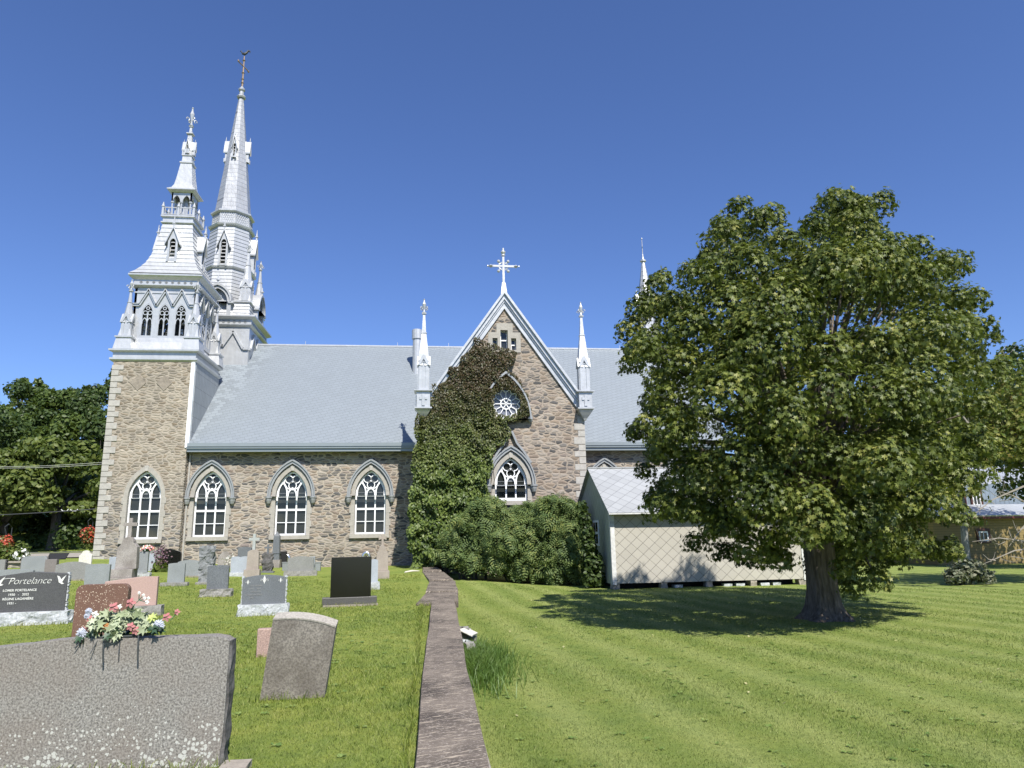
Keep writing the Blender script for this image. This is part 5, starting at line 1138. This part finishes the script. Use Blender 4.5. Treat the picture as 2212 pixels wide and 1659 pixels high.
FL = [(118, 962, 112, 64, 'yel', 'spreading yellow-green shade tree with a visible trunk, left of the tower', 15000, .34, True), (5, 985, 88, 63, 'yel', 'yellow-green shade tree cut by the left edge, behind the red flowers', 12000, .3, True),
      (30, 835, 62, 96, 'dark', 'dark slope tree whose top rises at the far left of the skyline', 7000, .2, False), (95, 852, 66, 94, 'mid', 'dark rounded slope tree in the skyline dip left of the tower', 8000, .2, False), (165, 838, 62, 90, 'dark', 'tall dark slope tree, second from the tower on the skyline', 8000, .2, False), (222, 806, 60, 92, 'dark', 'tallest slope tree, touching the tower on the skyline', 9000, .15, False),
      (-20, 880, 90, 82, 'mid', 'mid green slope tree at the left edge under the skyline', 8000, .2, False), (70, 905, 80, 80, 'dark', 'dark slope tree in the middle of the wooded hillside', 9000, .15, False), (140, 915, 75, 78, 'mid', 'rounded green slope tree above the spreading shade tree', 9000, .15, False), (215, 905, 75, 76, 'dark', 'dark slope tree close beside the tower wall', 9000, .1, False),
      (-70, 900, 110, 74, 'dark', 'dark slope tree mostly outside the left edge', 6000, .1, False), (190, 985, 60, 70, 'yel', 'small yellow-green tree against the tower corner', 6000, .2, False), (60, 1010, 75, 72, 'dark', 'dark low tree behind the shade trees by the road', 7000, .05, False)]
for f_ in FL: forest(f_[0], f_[1], f_[2], f_[3], f_[4], f_[5], f_[6], f_[7], layered=f_[8])
for px, top, Y in ((12, 818, 100), (47, 826, 101), (243, 798, 97)): forest(px, top, 22, Y, 'mid', {12: 'thin feathery treetop at the far left of the skyline', 47: 'second feathery treetop on the far left skyline', 243: 'slim treetop beside the tower on the skyline'}[px], 1500, .5, .4)
# undergrowth on the bank, shade under the trees put into its dark leaf colour
cs = [(x, 61.5 + random.random() * 12, 0, 1.0) for x in np.arange(-75, -14, .9)]; cs = [(x, y, gz(x, y) + .3 + random.random() * 1.2, random.uniform(.7, 1.7)) for x, y, z, _ in cs]
P, Nn, sz = cloud(cs, 16000, .34, .8, .2); tag(leafcloud('undergrowth', P, Nn, sz, *OVAL, LC['dark']), kind='stuff', label='undergrowth coloured dark for the shade on the bank beyond the road', cat='undergrowth')
# sumac thicket and creeper-covered gable
def frond2(k=6):
    v = []; f = []
    for i in range(k):
        t = i / (k - 1); y = -.5 + .95 * t; d = -.3 * t * t; w = .27 * sin(pi * (.28 + .62 * t))
        for sg in (1, -1):
            n = len(v); v += [(0, y - .01, d), (sg * w * .55, y + .0, d - .0), (sg * w, y + .09, d - .06), (sg * w * .5, y + .115, d + .01), (0, y + .05, d)]; f.append((n, n + 1, n + 2, n + 3, n + 4) if sg > 0 else (n + 4, n + 3, n + 2, n + 1, n))
    return v, f
FROND2 = frond2()
def shrub(label, L, Y, base, n, dep=1.2):
    b_ = np.array([base[0], base[1], gz(base[0], base[1])]); cs = []
    for px, py, rp in L:
        q = onY(px, py, Y); cs.append((q[0] - b_[0], Y - b_[1] + random.uniform(-.3, .3), q[2] - b_[2], rp * Y * 1.1 / FPX)); cs.append((q[0] - b_[0], Y - b_[1] + dep, q[2] - b_[2], rp * Y * 1.1 / FPX))
    e = empty('sumac_shrub', b_, label, 'shrub', 'sumac shrubs in front of the gable'); cl_ = np.array(cs); P, Nn, sz = cloud(cs, int(n * 1.7), .46, .8, .08, .45)
    d = RNG.normal(size=P.shape) * .7; d[:, 2] -= .35; d[:, 1] -= .5
    leafcloud('crown', P, Nn + np.array([0, -.3, .35]), sz, *FROND2, LC['sumac'], e, up=d)
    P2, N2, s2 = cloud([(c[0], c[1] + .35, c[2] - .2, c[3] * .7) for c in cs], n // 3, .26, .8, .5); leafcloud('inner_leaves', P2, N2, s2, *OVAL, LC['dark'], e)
    m = MB()
    for k in range(9):
        c = cs[(k * 3) % len(cs)]; x0 = random.uniform(-.6, .6); m.tube([(x0, .2, -.1), (x0 * .7 + c[0] * .4, .3, c[2] * .5), (c[0], c[1], c[2])], [.05, .035, .015], 5)
    m.build('stems', M['bark2'], e); return e
shrub('leftmost sumac shrub, tangled with creeper beside the wall end', [(1040, 1100, 24), (1068, 1092, 22), (1005, 1130, 24), (975, 1165, 24), (1010, 1165, 34), (1045, 1140, 36), (1050, 1190, 40), (985, 1205, 26), (1020, 1215, 28), (958, 1195, 14)], 31.6, (1.9, 32), 1700)
shrub('middle sumac shrub below the gothic gable window', [(1098, 1125, 26), (1128, 1112, 24), (1150, 1104, 22), (1120, 1145, 38), (1165, 1140, 34), (1090, 1175, 42), (1145, 1185, 46), (1085, 1218, 34), (1130, 1225, 38), (1172, 1222, 36)], 31.0, (4.0, 31.8), 2000)
shrub('tall right sumac shrub arching toward the shed', [(1178, 1092, 20), (1200, 1088, 22), (1228, 1098, 22), (1248, 1118, 20), (1190, 1130, 38), (1230, 1150, 40), (1215, 1200, 44), (1258, 1178, 26), (1275, 1208, 22), (1288, 1232, 14), (1245, 1232, 34), (1200, 1240, 30), (1268, 1240, 20)], 30.4, (5.9, 31.2), 2100)
# creeper
poly = [(893, 1232), (884, 1160), (888, 1090), (890, 1000), (897, 940), (903, 895), (925, 872), (938, 835), (948, 838), (990, 785), (1030, 735), (1040, 730), (1052, 745), (1068, 752), (1096, 752), (1113, 768), (1112, 785), (1098, 800), (1094, 806), (1122, 826), (1138, 856), (1143, 892), (1135, 903), (1118, 912), (1098, 912), (1094, 945), (1080, 962), (1064, 992), (1055, 1040), (1052, 1090), (1045, 1140), (1000, 1200), (950, 1225)]
pw = [(lambda q: (q[0], q[2]))(onY(px, py, YT)) for px, py in poly]
def inside(x, z):
    r_ = np.zeros(len(x), bool); n = len(pw)
    for i in range(n):
        (x1, z1), (x2, z2) = pw[i], pw[(i + 1) % n]; c = ((z1 > z) != (z2 > z)) & (x < (x2 - x1) * (z - z1) / (z2 - z1 + 1e-12) + x1); r_ ^= c
    return r_
n = 60000; X = RNG.uniform(-1.2, 5.5, n); Z = RNG.uniform(0, 13, n); ed = np.array([noise.noise(Vector((x * 1.7, z * 1.7, 0))) for x, z in zip(X, Z)]); ed2 = np.array([noise.noise(Vector((x * 1.3, z * 1.3, 8))) for x, z in zip(X, Z)])
k = inside(X + ed * .3, Z + ed2 * .3) & ~(((X - CX - .03) ** 2 + (Z - 8.15) ** 2) < .70 ** 2) & ~((abs(X - CX) < .16) & (Z > 8.1) & (Z < 9.0)) & ~((abs(X - 3.98) < .8) & (Z > 4.4) & (Z < 6.0) & (X > 3.2))
X, Z, ed = X[k], Z[k], ed[k]; low = np.clip((7.5 - Z) / 6, 0, 1)
Yd = YT - .06 - .15 * np.clip(Z / 7, 0, 1) - RNG.random(len(X)) ** 1.5 * (.12 + low * .45) - np.clip(ed + .2, 0, 1) * (.2 + low * .5)
creeper = empty('climbing_creeper', (0, YT, 0), 'reddish-brown and green creeper covering the left half of the gable wall', 'creeper')
P = np.stack([X, Yd - YT, Z], 1); Nn = np.stack([RNG.normal(size=len(X)) * .5, -1 + RNG.normal(size=len(X)) * .3, .55 + RNG.normal(size=len(X)) * .4], 1)
leafcloud('leaves', P, Nn, (.105 + .06 * low) * (.7 + .6 * RNG.random(len(X))), *OVAL, LC['ivy'], creeper, up=RNG.normal(size=P.shape) * .5 + np.array([0, 0, -1]))
n = 2600; P = np.stack([RNG.uniform(2.2, 3.15, n), -.42 + RNG.normal(size=n) * .06, RNG.uniform(6.9, 8.85, n)], 1); P = P[P[:, 0] < 3.2 - (P[:, 2] - 7) * .12 + RNG.normal(size=n) * .08]; leafcloud('leaves', P, RNG.normal(size=P.shape) * .5 + np.array([0, -1, .5]), .11, *OVAL, LC['ivy'], creeper)
n = 9000; Z2 = 7.3 * RNG.random(n) ** 1.1; P = np.stack([X0 - .1 - .45 * RNG.random(n) * (1 - Z2 / 12), RNG.uniform(-.5, 1.6, n), Z2 + .1], 1); leafcloud('side_leaves', P, RNG.normal(size=P.shape) + np.array([-1, -.5, .6]), .15, *OVAL, LC['ivy'], creeper)
m = MB()
for k in range(14):
    x = .2 + k * .22; pts = [(x, -.06, 0)]
    for i in range(1, 12): x += random.uniform(-.15, .22); pts.append((x, -.05, i * .72))
    pts = [p for p in pts if p[0] < 3.2]; m.tube(pts, [.03 * (1 - i / 14) for i in range(len(pts))], 4)
m.build('vines', M['bark2'], creeper)
P, Nn, sz = cloud([(onY(px, py, 28.6)[0], 28.6, onY(px, py, 28.6)[2], rp * .02) for px, py, rp in [(1258, 1095, 10), (1262, 1120, 14), (1266, 1150, 16), (1272, 1180, 16), (1280, 1215, 20), (1288, 1250, 17), (1275, 1250, 18), (1296, 1262, 10)]], 2400, .16, 1.1, .3)
e = empty('ivy_patch', (0, 0, 0), 'dark ivy climbing the shaded gable end of the shed', 'ivy'); leafcloud('leaves', P, Nn, sz, *OVAL, LC['dark'], e)
# small bush on the lawn at the right
b_ = hit(2090, 1262); e = empty('lawn_bush', b_, 'low grey-green bush alone on the lawn in front of the pole', 'bush')
sc = b_.y * 1.2 / FPX; cs = [((px - 2088) * sc, random.uniform(-.3, .3), (1264 - py) * sc, rp * sc) for px, py, rp in [(2055, 1250, 17), (2078, 1240, 20), (2100, 1240, 22), (2122, 1250, 17), (2045, 1256, 9), (2088, 1252, 24), (2110, 1232, 12), (2075, 1228, 12), (2135, 1257, 9)]]
P, Nn, sz = cloud(cs, 2600, .16, .9, .2); leafcloud('leaves', P, Nn, sz, *OVAL, m_leaf('grey_green_leaf', [(.07, .085, .05), (.13, .15, .09), (.22, .22, .15), (.05, .07, .03)], .2), e)
m = MB()
for k in range(14): a = random.uniform(-1, 1); m.tube([(a * .2, 0, 0), (a * .8, random.uniform(-.3, .3), .5 + .3 * random.random())], [.015, .005], 4)
m.build('stems', M['twig'], e)
# hanging flower baskets, bush behind the low wall
RED = m_leaf('red_blossom', [(.40, .035, .03), (.52, .07, .05), (.35, .07, .03), (.08, .13, .03), (.06, .10, .03)], .15)
for px, py, rp, Y, lb in ((192, 1155, 15, 40.5, 'round basket of red flowers hanging right beside the tower corner'), (12, 1172, 14, 36, 'round basket of red flowers at the left edge of the photo')):
    q = onY(px, py, Y); s = Y * 1.15 / FPX; e = empty('flower_basket', (q[0], Y, q[2]), lb, 'flower basket', 'hanging baskets of red flowers'); P, Nn, sz = cloud([(0, 0, 0, rp * s * .85), (0, 0, -rp * s * .5, rp * s * .7)], 900, .12, 1.0, .1); leafcloud('blossoms', P, Nn, sz, *OVAL, RED, e)
    P, Nn, sz = cloud([(0, 0, -rp * s * 1.1, rp * s * .5)], 260, .12, 1.2, .3); leafcloud('foliage', P, Nn, sz, *OVAL, LC['yel'], e)
    m = MB(); m.tube([(0, 0, .1), (-.12, 0, .7)], .008, 4); m.tube([(.1, 0, .1), (-.12, 0, .7)], .008, 4); zg = gz(q[0], Y + .6) - q[2]; m.tube([(-.12, 0, .7), (-.12, .3, .85), (-.12, .6, .7), (-.12, .6, zg)], .02, 5); m.build('hook_pole', M['iron'], e)
e = empty('garden_bush', (0, 0, 0), 'yellow-green leafy bush with white flowers under the left flower basket', 'bush'); Y = 34; q0 = onY(20, 1214, Y); e.location = (q0[0], Y, gz(q0[0], Y)); s = Y * 1.15 / FPX
cs = [((px - 20) * s, random.uniform(-.3, .3), (1216 - py) * s, rp * s) for px, py, rp in [(0, 1195, 14), (15, 1200, 15), (30, 1193, 13), (38, 1203, 12), (8, 1208, 14), (-20, 1195, 18), (25, 1210, 12)]]
P, Nn, sz = cloud(cs, 1500, .14, .9, .2); leafcloud('leaves', P, Nn, sz, *OVAL, LC['yel'], e); P, Nn, sz = cloud([c for c in cs if c[0] > .3], 110, .13, .9, .0); leafcloud('white_blossoms', P, Nn, sz, *OVAL, m_leaf('white_blossom', [(.75, .75, .7), (.8, .8, .78)], .1), e)
# wires
m = MB()
for dy in (0, .12): a, b2 = Vector(onY(-150, 1006 + dy * 20, 52)), Vector(onY(300, 992 + dy * 35, 52)); m.tube([a.lerp(b2, i / 12) - Vector((0, 0, .25 * sin(pi * i / 12))) for i in range(13)], .014, 4)
e = empty('overhead_wire', (0, 0, 0), 'pair of thin pale wires crossing high in front of the slope trees', 'wire'); m.build('strand', m_plain('pale_cable', (.4, .42, .36), .6), e)
a, b2 = Vector(onY(-150, 1118, 50)), Vector(onY(300, 1092, 50)); m = MB(); m.tube([a.lerp(b2, i / 12) - Vector((0, 0, .1 * sin(pi * i / 12))) for i in range(13)], .03, 5)
e = empty('overhead_cable', (0, 0, 0), 'dark thick cable crossing low in front of the slope trees', 'wire'); m.build('strand', M['iron'], e)
m = MB()
for px in (141, 161): p = Vector(onY(px, 1101, 50)); m.tube([p + Vector((-.25, 0, .02)), p + Vector((-.15, 0, -.08)), p + Vector((.1, 0, -.08)), p + Vector((.2, 0, .04))], .02, 4)
m.build('clamp', M['white'], e)
# purple spikes and dried lilies between the graves
g = hit(344, 1236); e = empty('purple_plant', g, 'purple spiky plant growing left of the black wing-topped gravestone', 'plant'); P = RNG.normal(size=(320, 3)) * [.12, .12, .25] + [0, 0, .62]; leafcloud('flower_spikes', P, RNG.normal(size=P.shape), .09, *OVAL, m_leaf('purple_spike', [(.16, .09, .13), (.24, .13, .18), (.10, .12, .05)], .2), e)
P = RNG.normal(size=(120, 3)) * [.12, .12, .1] + [0, 0, .15]; leafcloud('leaves', P, RNG.normal(size=P.shape) * [1, 1, .3], .26, *OVAL, LC['yel'], e)
g = hit(492, 1236); e = empty('dried_lilies', g, 'bunch of bleached artificial lilies standing before the wavy-topped gravestone', 'flowers'); m = MB()
for k in range(7): x = random.uniform(-.16, .16); m.tube([(0, 0, 0), (x * .5, 0, .3), (x, -.02, .5 + random.random() * .15)], .008, 4)
m.build('stems', M['twig'], e); P = RNG.normal(size=(46, 3)) * [.12, .05, .1] + [0, 0, .5]; leafcloud('blooms', P, RNG.normal(size=P.shape), .1, *OVAL, m_leaf('bleached_bloom', [(.7, .68, .6), (.75, .73, .68)], .1), e)

# ------------------------------------------------------------------ rubble and tall grass beside the wall
e = empty('broken_marble', (0, 0, 0), 'broken pieces of white marble leaning against the right side of the wall', 'rubble'); g0 = Vector((.86, 13.0, -.38))
for i, (x, y, z, s) in enumerate(((.70, 13.5, -.38, .15), (.82, 14.1, -.4, .15), (.70, 14.6, -.33, .18), (.86, 13.4, -.42, .12), (.68, 14.1, -.22, .15), (.70, 12.9, -.34, .14))): rockbox(x - s / 2, x + s / 2, y - s, y + s, z - .1, z + s, .05, .04, i, top=True, mat=R['white' if i % 3 == 0 else 'grey'], name='chunk', parent=e)
m = MB(); m.box(-.13, .13, -.3, .3, -.02, .02); o = m.build('marble_slab', G['marble'], e, bevel=.01); o.location = (.74, 13.9, -.12); o.rotation_euler = (radians(-4), radians(24), radians(-14))
def blades(x, y, zf, h, w, lean=.5):
    """grass blades as bent two-segment strips"""
    n = len(x); a = RNG.random(n) * 2 * pi; z = np.array([zf(float(p), float(q)) for p, q in zip(x, y)]) if callable(zf) else zf
    dx, dy = np.cos(a), np.sin(a); lx, ly = RNG.normal(size=n) * lean * h, RNG.normal(size=n) * lean * h
    b1 = np.stack([x - dx * w, y - dy * w, z - .01], 1); b2 = np.stack([x + dx * w, y + dy * w, z - .01], 1)
    m1 = np.stack([x - dx * w * .7 + lx * .4, y - dy * w * .7 + ly * .4, z + h * .6], 1); m2 = np.stack([x + dx * w * .7 + lx * .4, y + dy * w * .7 + ly * .4, z + h * .6], 1); tp = np.stack([x + lx, y + ly, z + h * (.95 - .2 * RNG.random(n))], 1)
    V = np.stack([b1, b2, m2, m1, tp], 1).reshape(-1, 3); i = np.arange(n) * 5
    L = np.stack([i, i + 1, i + 2, i + 3, i + 3, i + 2, i + 4], 1).ravel(); st = np.stack([np.arange(n) * 7, np.arange(n) * 7 + 4], 1).ravel(); tt = np.tile([4, 3], n)
    me = bpy.data.meshes.new('grass'); me.vertices.add(len(V)); me.vertices.foreach_set('co', V.ravel().astype(np.float32)); me.loops.add(len(L)); me.loops.foreach_set('vertex_index', L.astype(np.int32))
    me.polygons.add(2 * n); me.polygons.foreach_set('loop_start', st.astype(np.int32)); me.polygons.foreach_set('loop_total', tt.astype(np.int32)); me.update(calc_edges=True); return me
t = NT('grass_blade'); g_ = t.n('NewGeometry'); c = grass_nodes(t, g_.outputs['Position']); rv = g_.outputs['Random Per Island']
c = t.mix(t.ramp(rv, [(0, .8), (.4, 0.0)]), c, (.05, .09, .014)); c = t.mix(t.ramp(rv, [(.70, 0.0), (.97, .6)]), c, (.48, .47, .20))
p = t.n('BsdfPrincipled', None, Base_Color=c, Roughness=.55, Specular_IOR_Level=.25); tr = t.n('BsdfTranslucent', None, Color=c); mx = t.n('MixShader', None, _0=.4, _1=p.outputs[0], _2=tr.outputs[0]); t.t.links.new(mx.outputs[0], t.out.inputs[0]); M['blade'] = t.m
n = 420000; d = 3.2 * (30 / 3.2) ** (RNG.random(n) ** 1.15); ang = radians(-6.7) * -1 + RNG.uniform(-.74, .74, n); x = -d * np.sin(radians(6.7) * 0 + ang - 2 * radians(6.7)) if False else d * np.sin(RNG.uniform(-.76, .76, n) + radians(6.7)); y = np.sqrt(np.maximum(d * d - x * x, .01))
ok = ~((x > -.1 + .013 * np.maximum(y - 4, 0)) & (x < .52) & (y < 17.3)) & ~((x > -.3) & (x < .92) & (y > 17)) & (y < 30)
for fx, fy_, fw, fd in FOOT: ok &= ~((abs(x - fx) < fw - .14) & (abs(y - fy_) < fd - .14))
ok &= ~((x > 6.9) & (y > 27.4)); x, y = x[ok], y[ok]; d = np.sqrt(x * x + y * y)
h = (.018 + .018 * RNG.random(len(x))) * (1 + .3 * np.sin(x * 1.3 + y)); h = np.where(x < 0, h * 1.3, h); me = blades(x, y, gn, h, .0015 * np.maximum(1, d / 4.5), .85)
tag(link_mesh(me, 'lawn_grass', M['blade']), kind='stuff', label='short mown grass of the churchyard and lawn', cat='grass')
# ragged longer grass round the stones and wall edge
xs_, ys_ = [], []
for fx, fy_, fw, fd in FOOT:
    if fy_ < 30: k = int(160 * fw * (1.6 if fy_ < 12 else 1)); xs_.append(fx + RNG.uniform(-fw, fw, k)); ys_.append(fy_ - fd + .06 + RNG.normal(size=k) * .05)
k = 1200; yy = RNG.uniform(2.5, 18, k); xs_.append(-.13 + .012 * yy * 0 - np.abs(RNG.normal(size=k)) * .035); ys_.append(yy); yy = RNG.uniform(15.8, 17.6, 500); xs_.append(RNG.uniform(-.3, .25, 500)); ys_.append(yy)
x = np.concatenate(xs_); y = np.concatenate(ys_); h = .05 + .08 * RNG.random(len(x)); me = blades(x, y, gz, h, .0035, .5); tag(link_mesh(me, 'edge_grass', M['blade']), kind='stuff', label='untrimmed grass along the stones and the wall', cat='grass')
n = 4200; x = .60 + np.abs(RNG.normal(size=n)) * .30; y = 12.3 + RNG.normal(size=n) * .9; h = .14 + .22 * RNG.random(n); me = blades(x, y, gz, h, .006, .45); o = link_mesh(me, 'tall_grass', m_leaf('tall_grass_blade', [(.05, .10, .02), (.09, .16, .03), (.17, .24, .06)], .35)); tag(o, kind='stuff', label='clump of uncut tall grass against the right side of the wall', cat='grass')

# ------------------------------------------------------------------ flower arrangement on the near stone
e0, w, h, th = NEARG; Y = e0.location.y
def Q(zx, zy, dy=0): return Vector(onY(137.1 + zx / 6.049, 1234.2 + zy / 6.049, Y - .02 + dy))
fa = empty('flower_arrangement', Q(740, 860), 'faded artificial flower arrangement on black wire legs atop the nearest gravestone', 'flowers'); O = fa.location
PX = .0037
def pt(zx, zy, dy=0): return Q(zx, zy, dy) - O
m = MB()
for zx in (525, 980): a = pt(zx, 840, -.09); b_ = pt(zx - 8, 1190 if zx < 600 else 1150, -.105); m.tube([pt(zx, 850, .1), a, a.lerp(b_, .5) + Vector((0, -.004, 0)), b_], .006, 5)
m.tube([pt(250, 900, -.05), pt(520, 870, -.05), pt(860, 850, -.04), pt(1190, 810, -.02)], .010, 6); m.tube([pt(300, 860, .08), pt(1190, 810, .1)], .008, 5)
for a, b_ in (((300, 870), (140, 1000)), ((460, 880), (350, 1075)), ((740, 860), (720, 1090))): m.tube([pt(*a, -.05), pt(*b_, -.1)], .004, 4)
m.build('wire_stand', M['iron'], fa)
def ruffle(n, zc, r, mat, name, sz, flat=.3, dirn=(0, -1, .6)):
    P = []; U = []; Nn = []
    for zx, zy in zc:
        c = pt(zx, zy, random.uniform(-.08, .05))
        for _ in range(n): d = Vector(RNG.normal(size=3)); d.normalize(); P.append(c + d * r * random.random()); U.append(d); Nn.append(Vector(dirn) + Vector(RNG.normal(size=3)) * .5)
    leafcloud(name, np.array(P), np.array(Nn), sz * (.7 + .6 * RNG.random(len(P))), *MAPLE, mat, fa, up=np.array(U))
PG = m_leaf('pale_artificial_leaf', [(.34, .38, .23), (.44, .48, .33), (.24, .29, .15), (.5, .51, .4)], .12, .7); DG = m_leaf('dark_artificial_fern', [(.02, .05, .03), (.04, .08, .04), (.06, .1, .06)], .1)
ruffle(13, [(560, 570), (640, 720), (700, 790), (620, 870), (780, 680), (900, 600), (1020, 590), (480, 640), (740, 600), (1090, 700), (440, 790), (850, 650), (1000, 680), (420, 700), (860, 540), (700, 660), (600, 640)], .05, PG, 'pale_leaves', .075)
ruffle(6, [(330, 860), (420, 860), (560, 820), (760, 820), (800, 850), (1040, 740), (1200, 780), (640, 800), (940, 640), (250, 880), (700, 700), (500, 720)], .05, DG, 'dark_fern', .075)
ruffle(3, [(1160, 600), (1120, 620)], .03, m_leaf('lime_leaf', [(.4, .5, .12), (.5, .55, .2)], .2), 'lime_leaves', .07)
def bloom(zx, zy, r, n, mat, name, slim=.5, layers=2):
    c = pt(zx, zy, -.06); P = []; U = []; Nn = []
    for l in range(layers):
        for i in range(n): a = 2 * pi * (i + .5 * l) / n + random.uniform(-.15, .15); d = Vector((cos(a), -.25 - .3 * l, sin(a))); P.append(c + d * r * .5 * (1 - .25 * l)); U.append(d); Nn.append(Vector((cos(a) * .4, -1, sin(a) * .4 + .3)) + Vector(RNG.normal(size=3)) * .15)
    tv = [(v[0] * slim * 1.6, v[1], v[2]) for v in OVAL[0]]; leafcloud(name, np.array(P), np.array(Nn), r * 1.05, tv, OVAL[1], mat, fa, up=np.array(U))
PK = m_leaf('faded_pink_petal', [(.34, .09, .10), (.45, .17, .17), (.52, .28, .27)], .15, .7); BL = m_leaf('faded_blue_petal', [(.36, .39, .48), (.50, .52, .58), (.26, .29, .40)], .15, .7); OR_ = m_leaf('orange_petal', [(.45, .2, .05), (.4, .15, .05)], .2)
for zx, zy, r in ((655, 465, .042), (880, 410, .042), (345, 620, .03), (880, 720, .036), (950, 775, .036), (1350, 595, .038), (1485, 530, .026), (300, 740, .022)): bloom(zx, zy, r, 5, PK, 'pink_flower', .6, 1)
for zx, zy, r in ((240, 800, .045), (225, 860, .035), (1245, 700, .05), (330, 520, .03), (310, 580, .028)): bloom(zx, zy, r, 11, BL, 'blue_flower', .32, 3)
bloom(550, 715, .03, 6, OR_, 'orange_flower', .7)
GW = m_plain('green_wire', (.05, .12, .07), .6)
WB = m_leaf('white_bud', [(.75, .75, .68), (.8, .8, .75)], .15)
for zx, zy, r in ((410, 560, .03), (735, 460, .02), (1090, 400, .018), (990, 280, .014), (1045, 310, .014), (1110, 350, .014), (1060, 350, .014), (560, 850, .025)): bloom(zx, zy, r, 5, WB, 'white_bud', .6, 1)
for L_ in (((860, 560), (930, 430), (985, 380), (990, 290)), ((985, 380), (1045, 310)), ((985, 380), (1110, 350)), ((1000, 380), (1090, 400)), ((740, 620), (735, 470)), ((870, 560), (870, 430)), ((1250, 620), (1350, 600)), ((1400, 640), (1485, 540)), ((560, 900), (700, 860)), ((660, 560), (655, 480))): m = MB(); m.tube([pt(*q, -.03) for q in L_], .0035, 4); m.build('stem', GW, fa)

n = 110; x = RNG.uniform(.8, 13, n); y = RNG.uniform(4, 25, n); z = np.array([gn(float(a), float(b)) for a, b in zip(x, y)]) + .02
Nn = np.stack([RNG.normal(size=n) * .4, RNG.normal(size=n) * .4, np.ones(n)], 1); tag(leafcloud('fallen_leaves', np.stack([x, y, z], 1), Nn, .04 + .025 * RNG.random(n), *MAPLE, m_leaf('fallen_leaf', [(.35, .36, .14), (.45, .42, .22), (.30, .22, .09)], .1)), kind='stuff', label='pale fallen leaves scattered over the mown lawn', cat='leaves')

n = 800; cx_, cy_ = RNG.uniform(-6.5, 11, n), 4 + 14 * RNG.random(n) ** 1.2; P = []; Nn = []; U = []
for a, b in zip(cx_, cy_):
    if -.3 < a < .7 or any(abs(a - f[0]) < f[2] and abs(b - f[1]) < f[3] for f in FOOT): continue
    for k in range(9): th_ = random.uniform(0, 2 * pi); r_ = random.uniform(.01, .055); x, y = a + r_ * cos(th_), b + r_ * sin(th_); P.append((x, y, gn(x, y) + .018)); U.append((cos(th_), sin(th_), .35)); Nn.append((-.3 * cos(th_) + random.uniform(-.3, .3), -.3 * sin(th_) + random.uniform(-.3, .3), 1))
tag(leafcloud('broadleaf_weeds', P, Nn, .026 + .022 * RNG.random(len(P)), *OVAL, m_leaf('lawn_weed', [(.09, .16, .04), (.17, .25, .06), (.33, .38, .14)], .3), up=U), kind='stuff', label='plantain and clover rosettes scattered in the grass', cat='weeds')
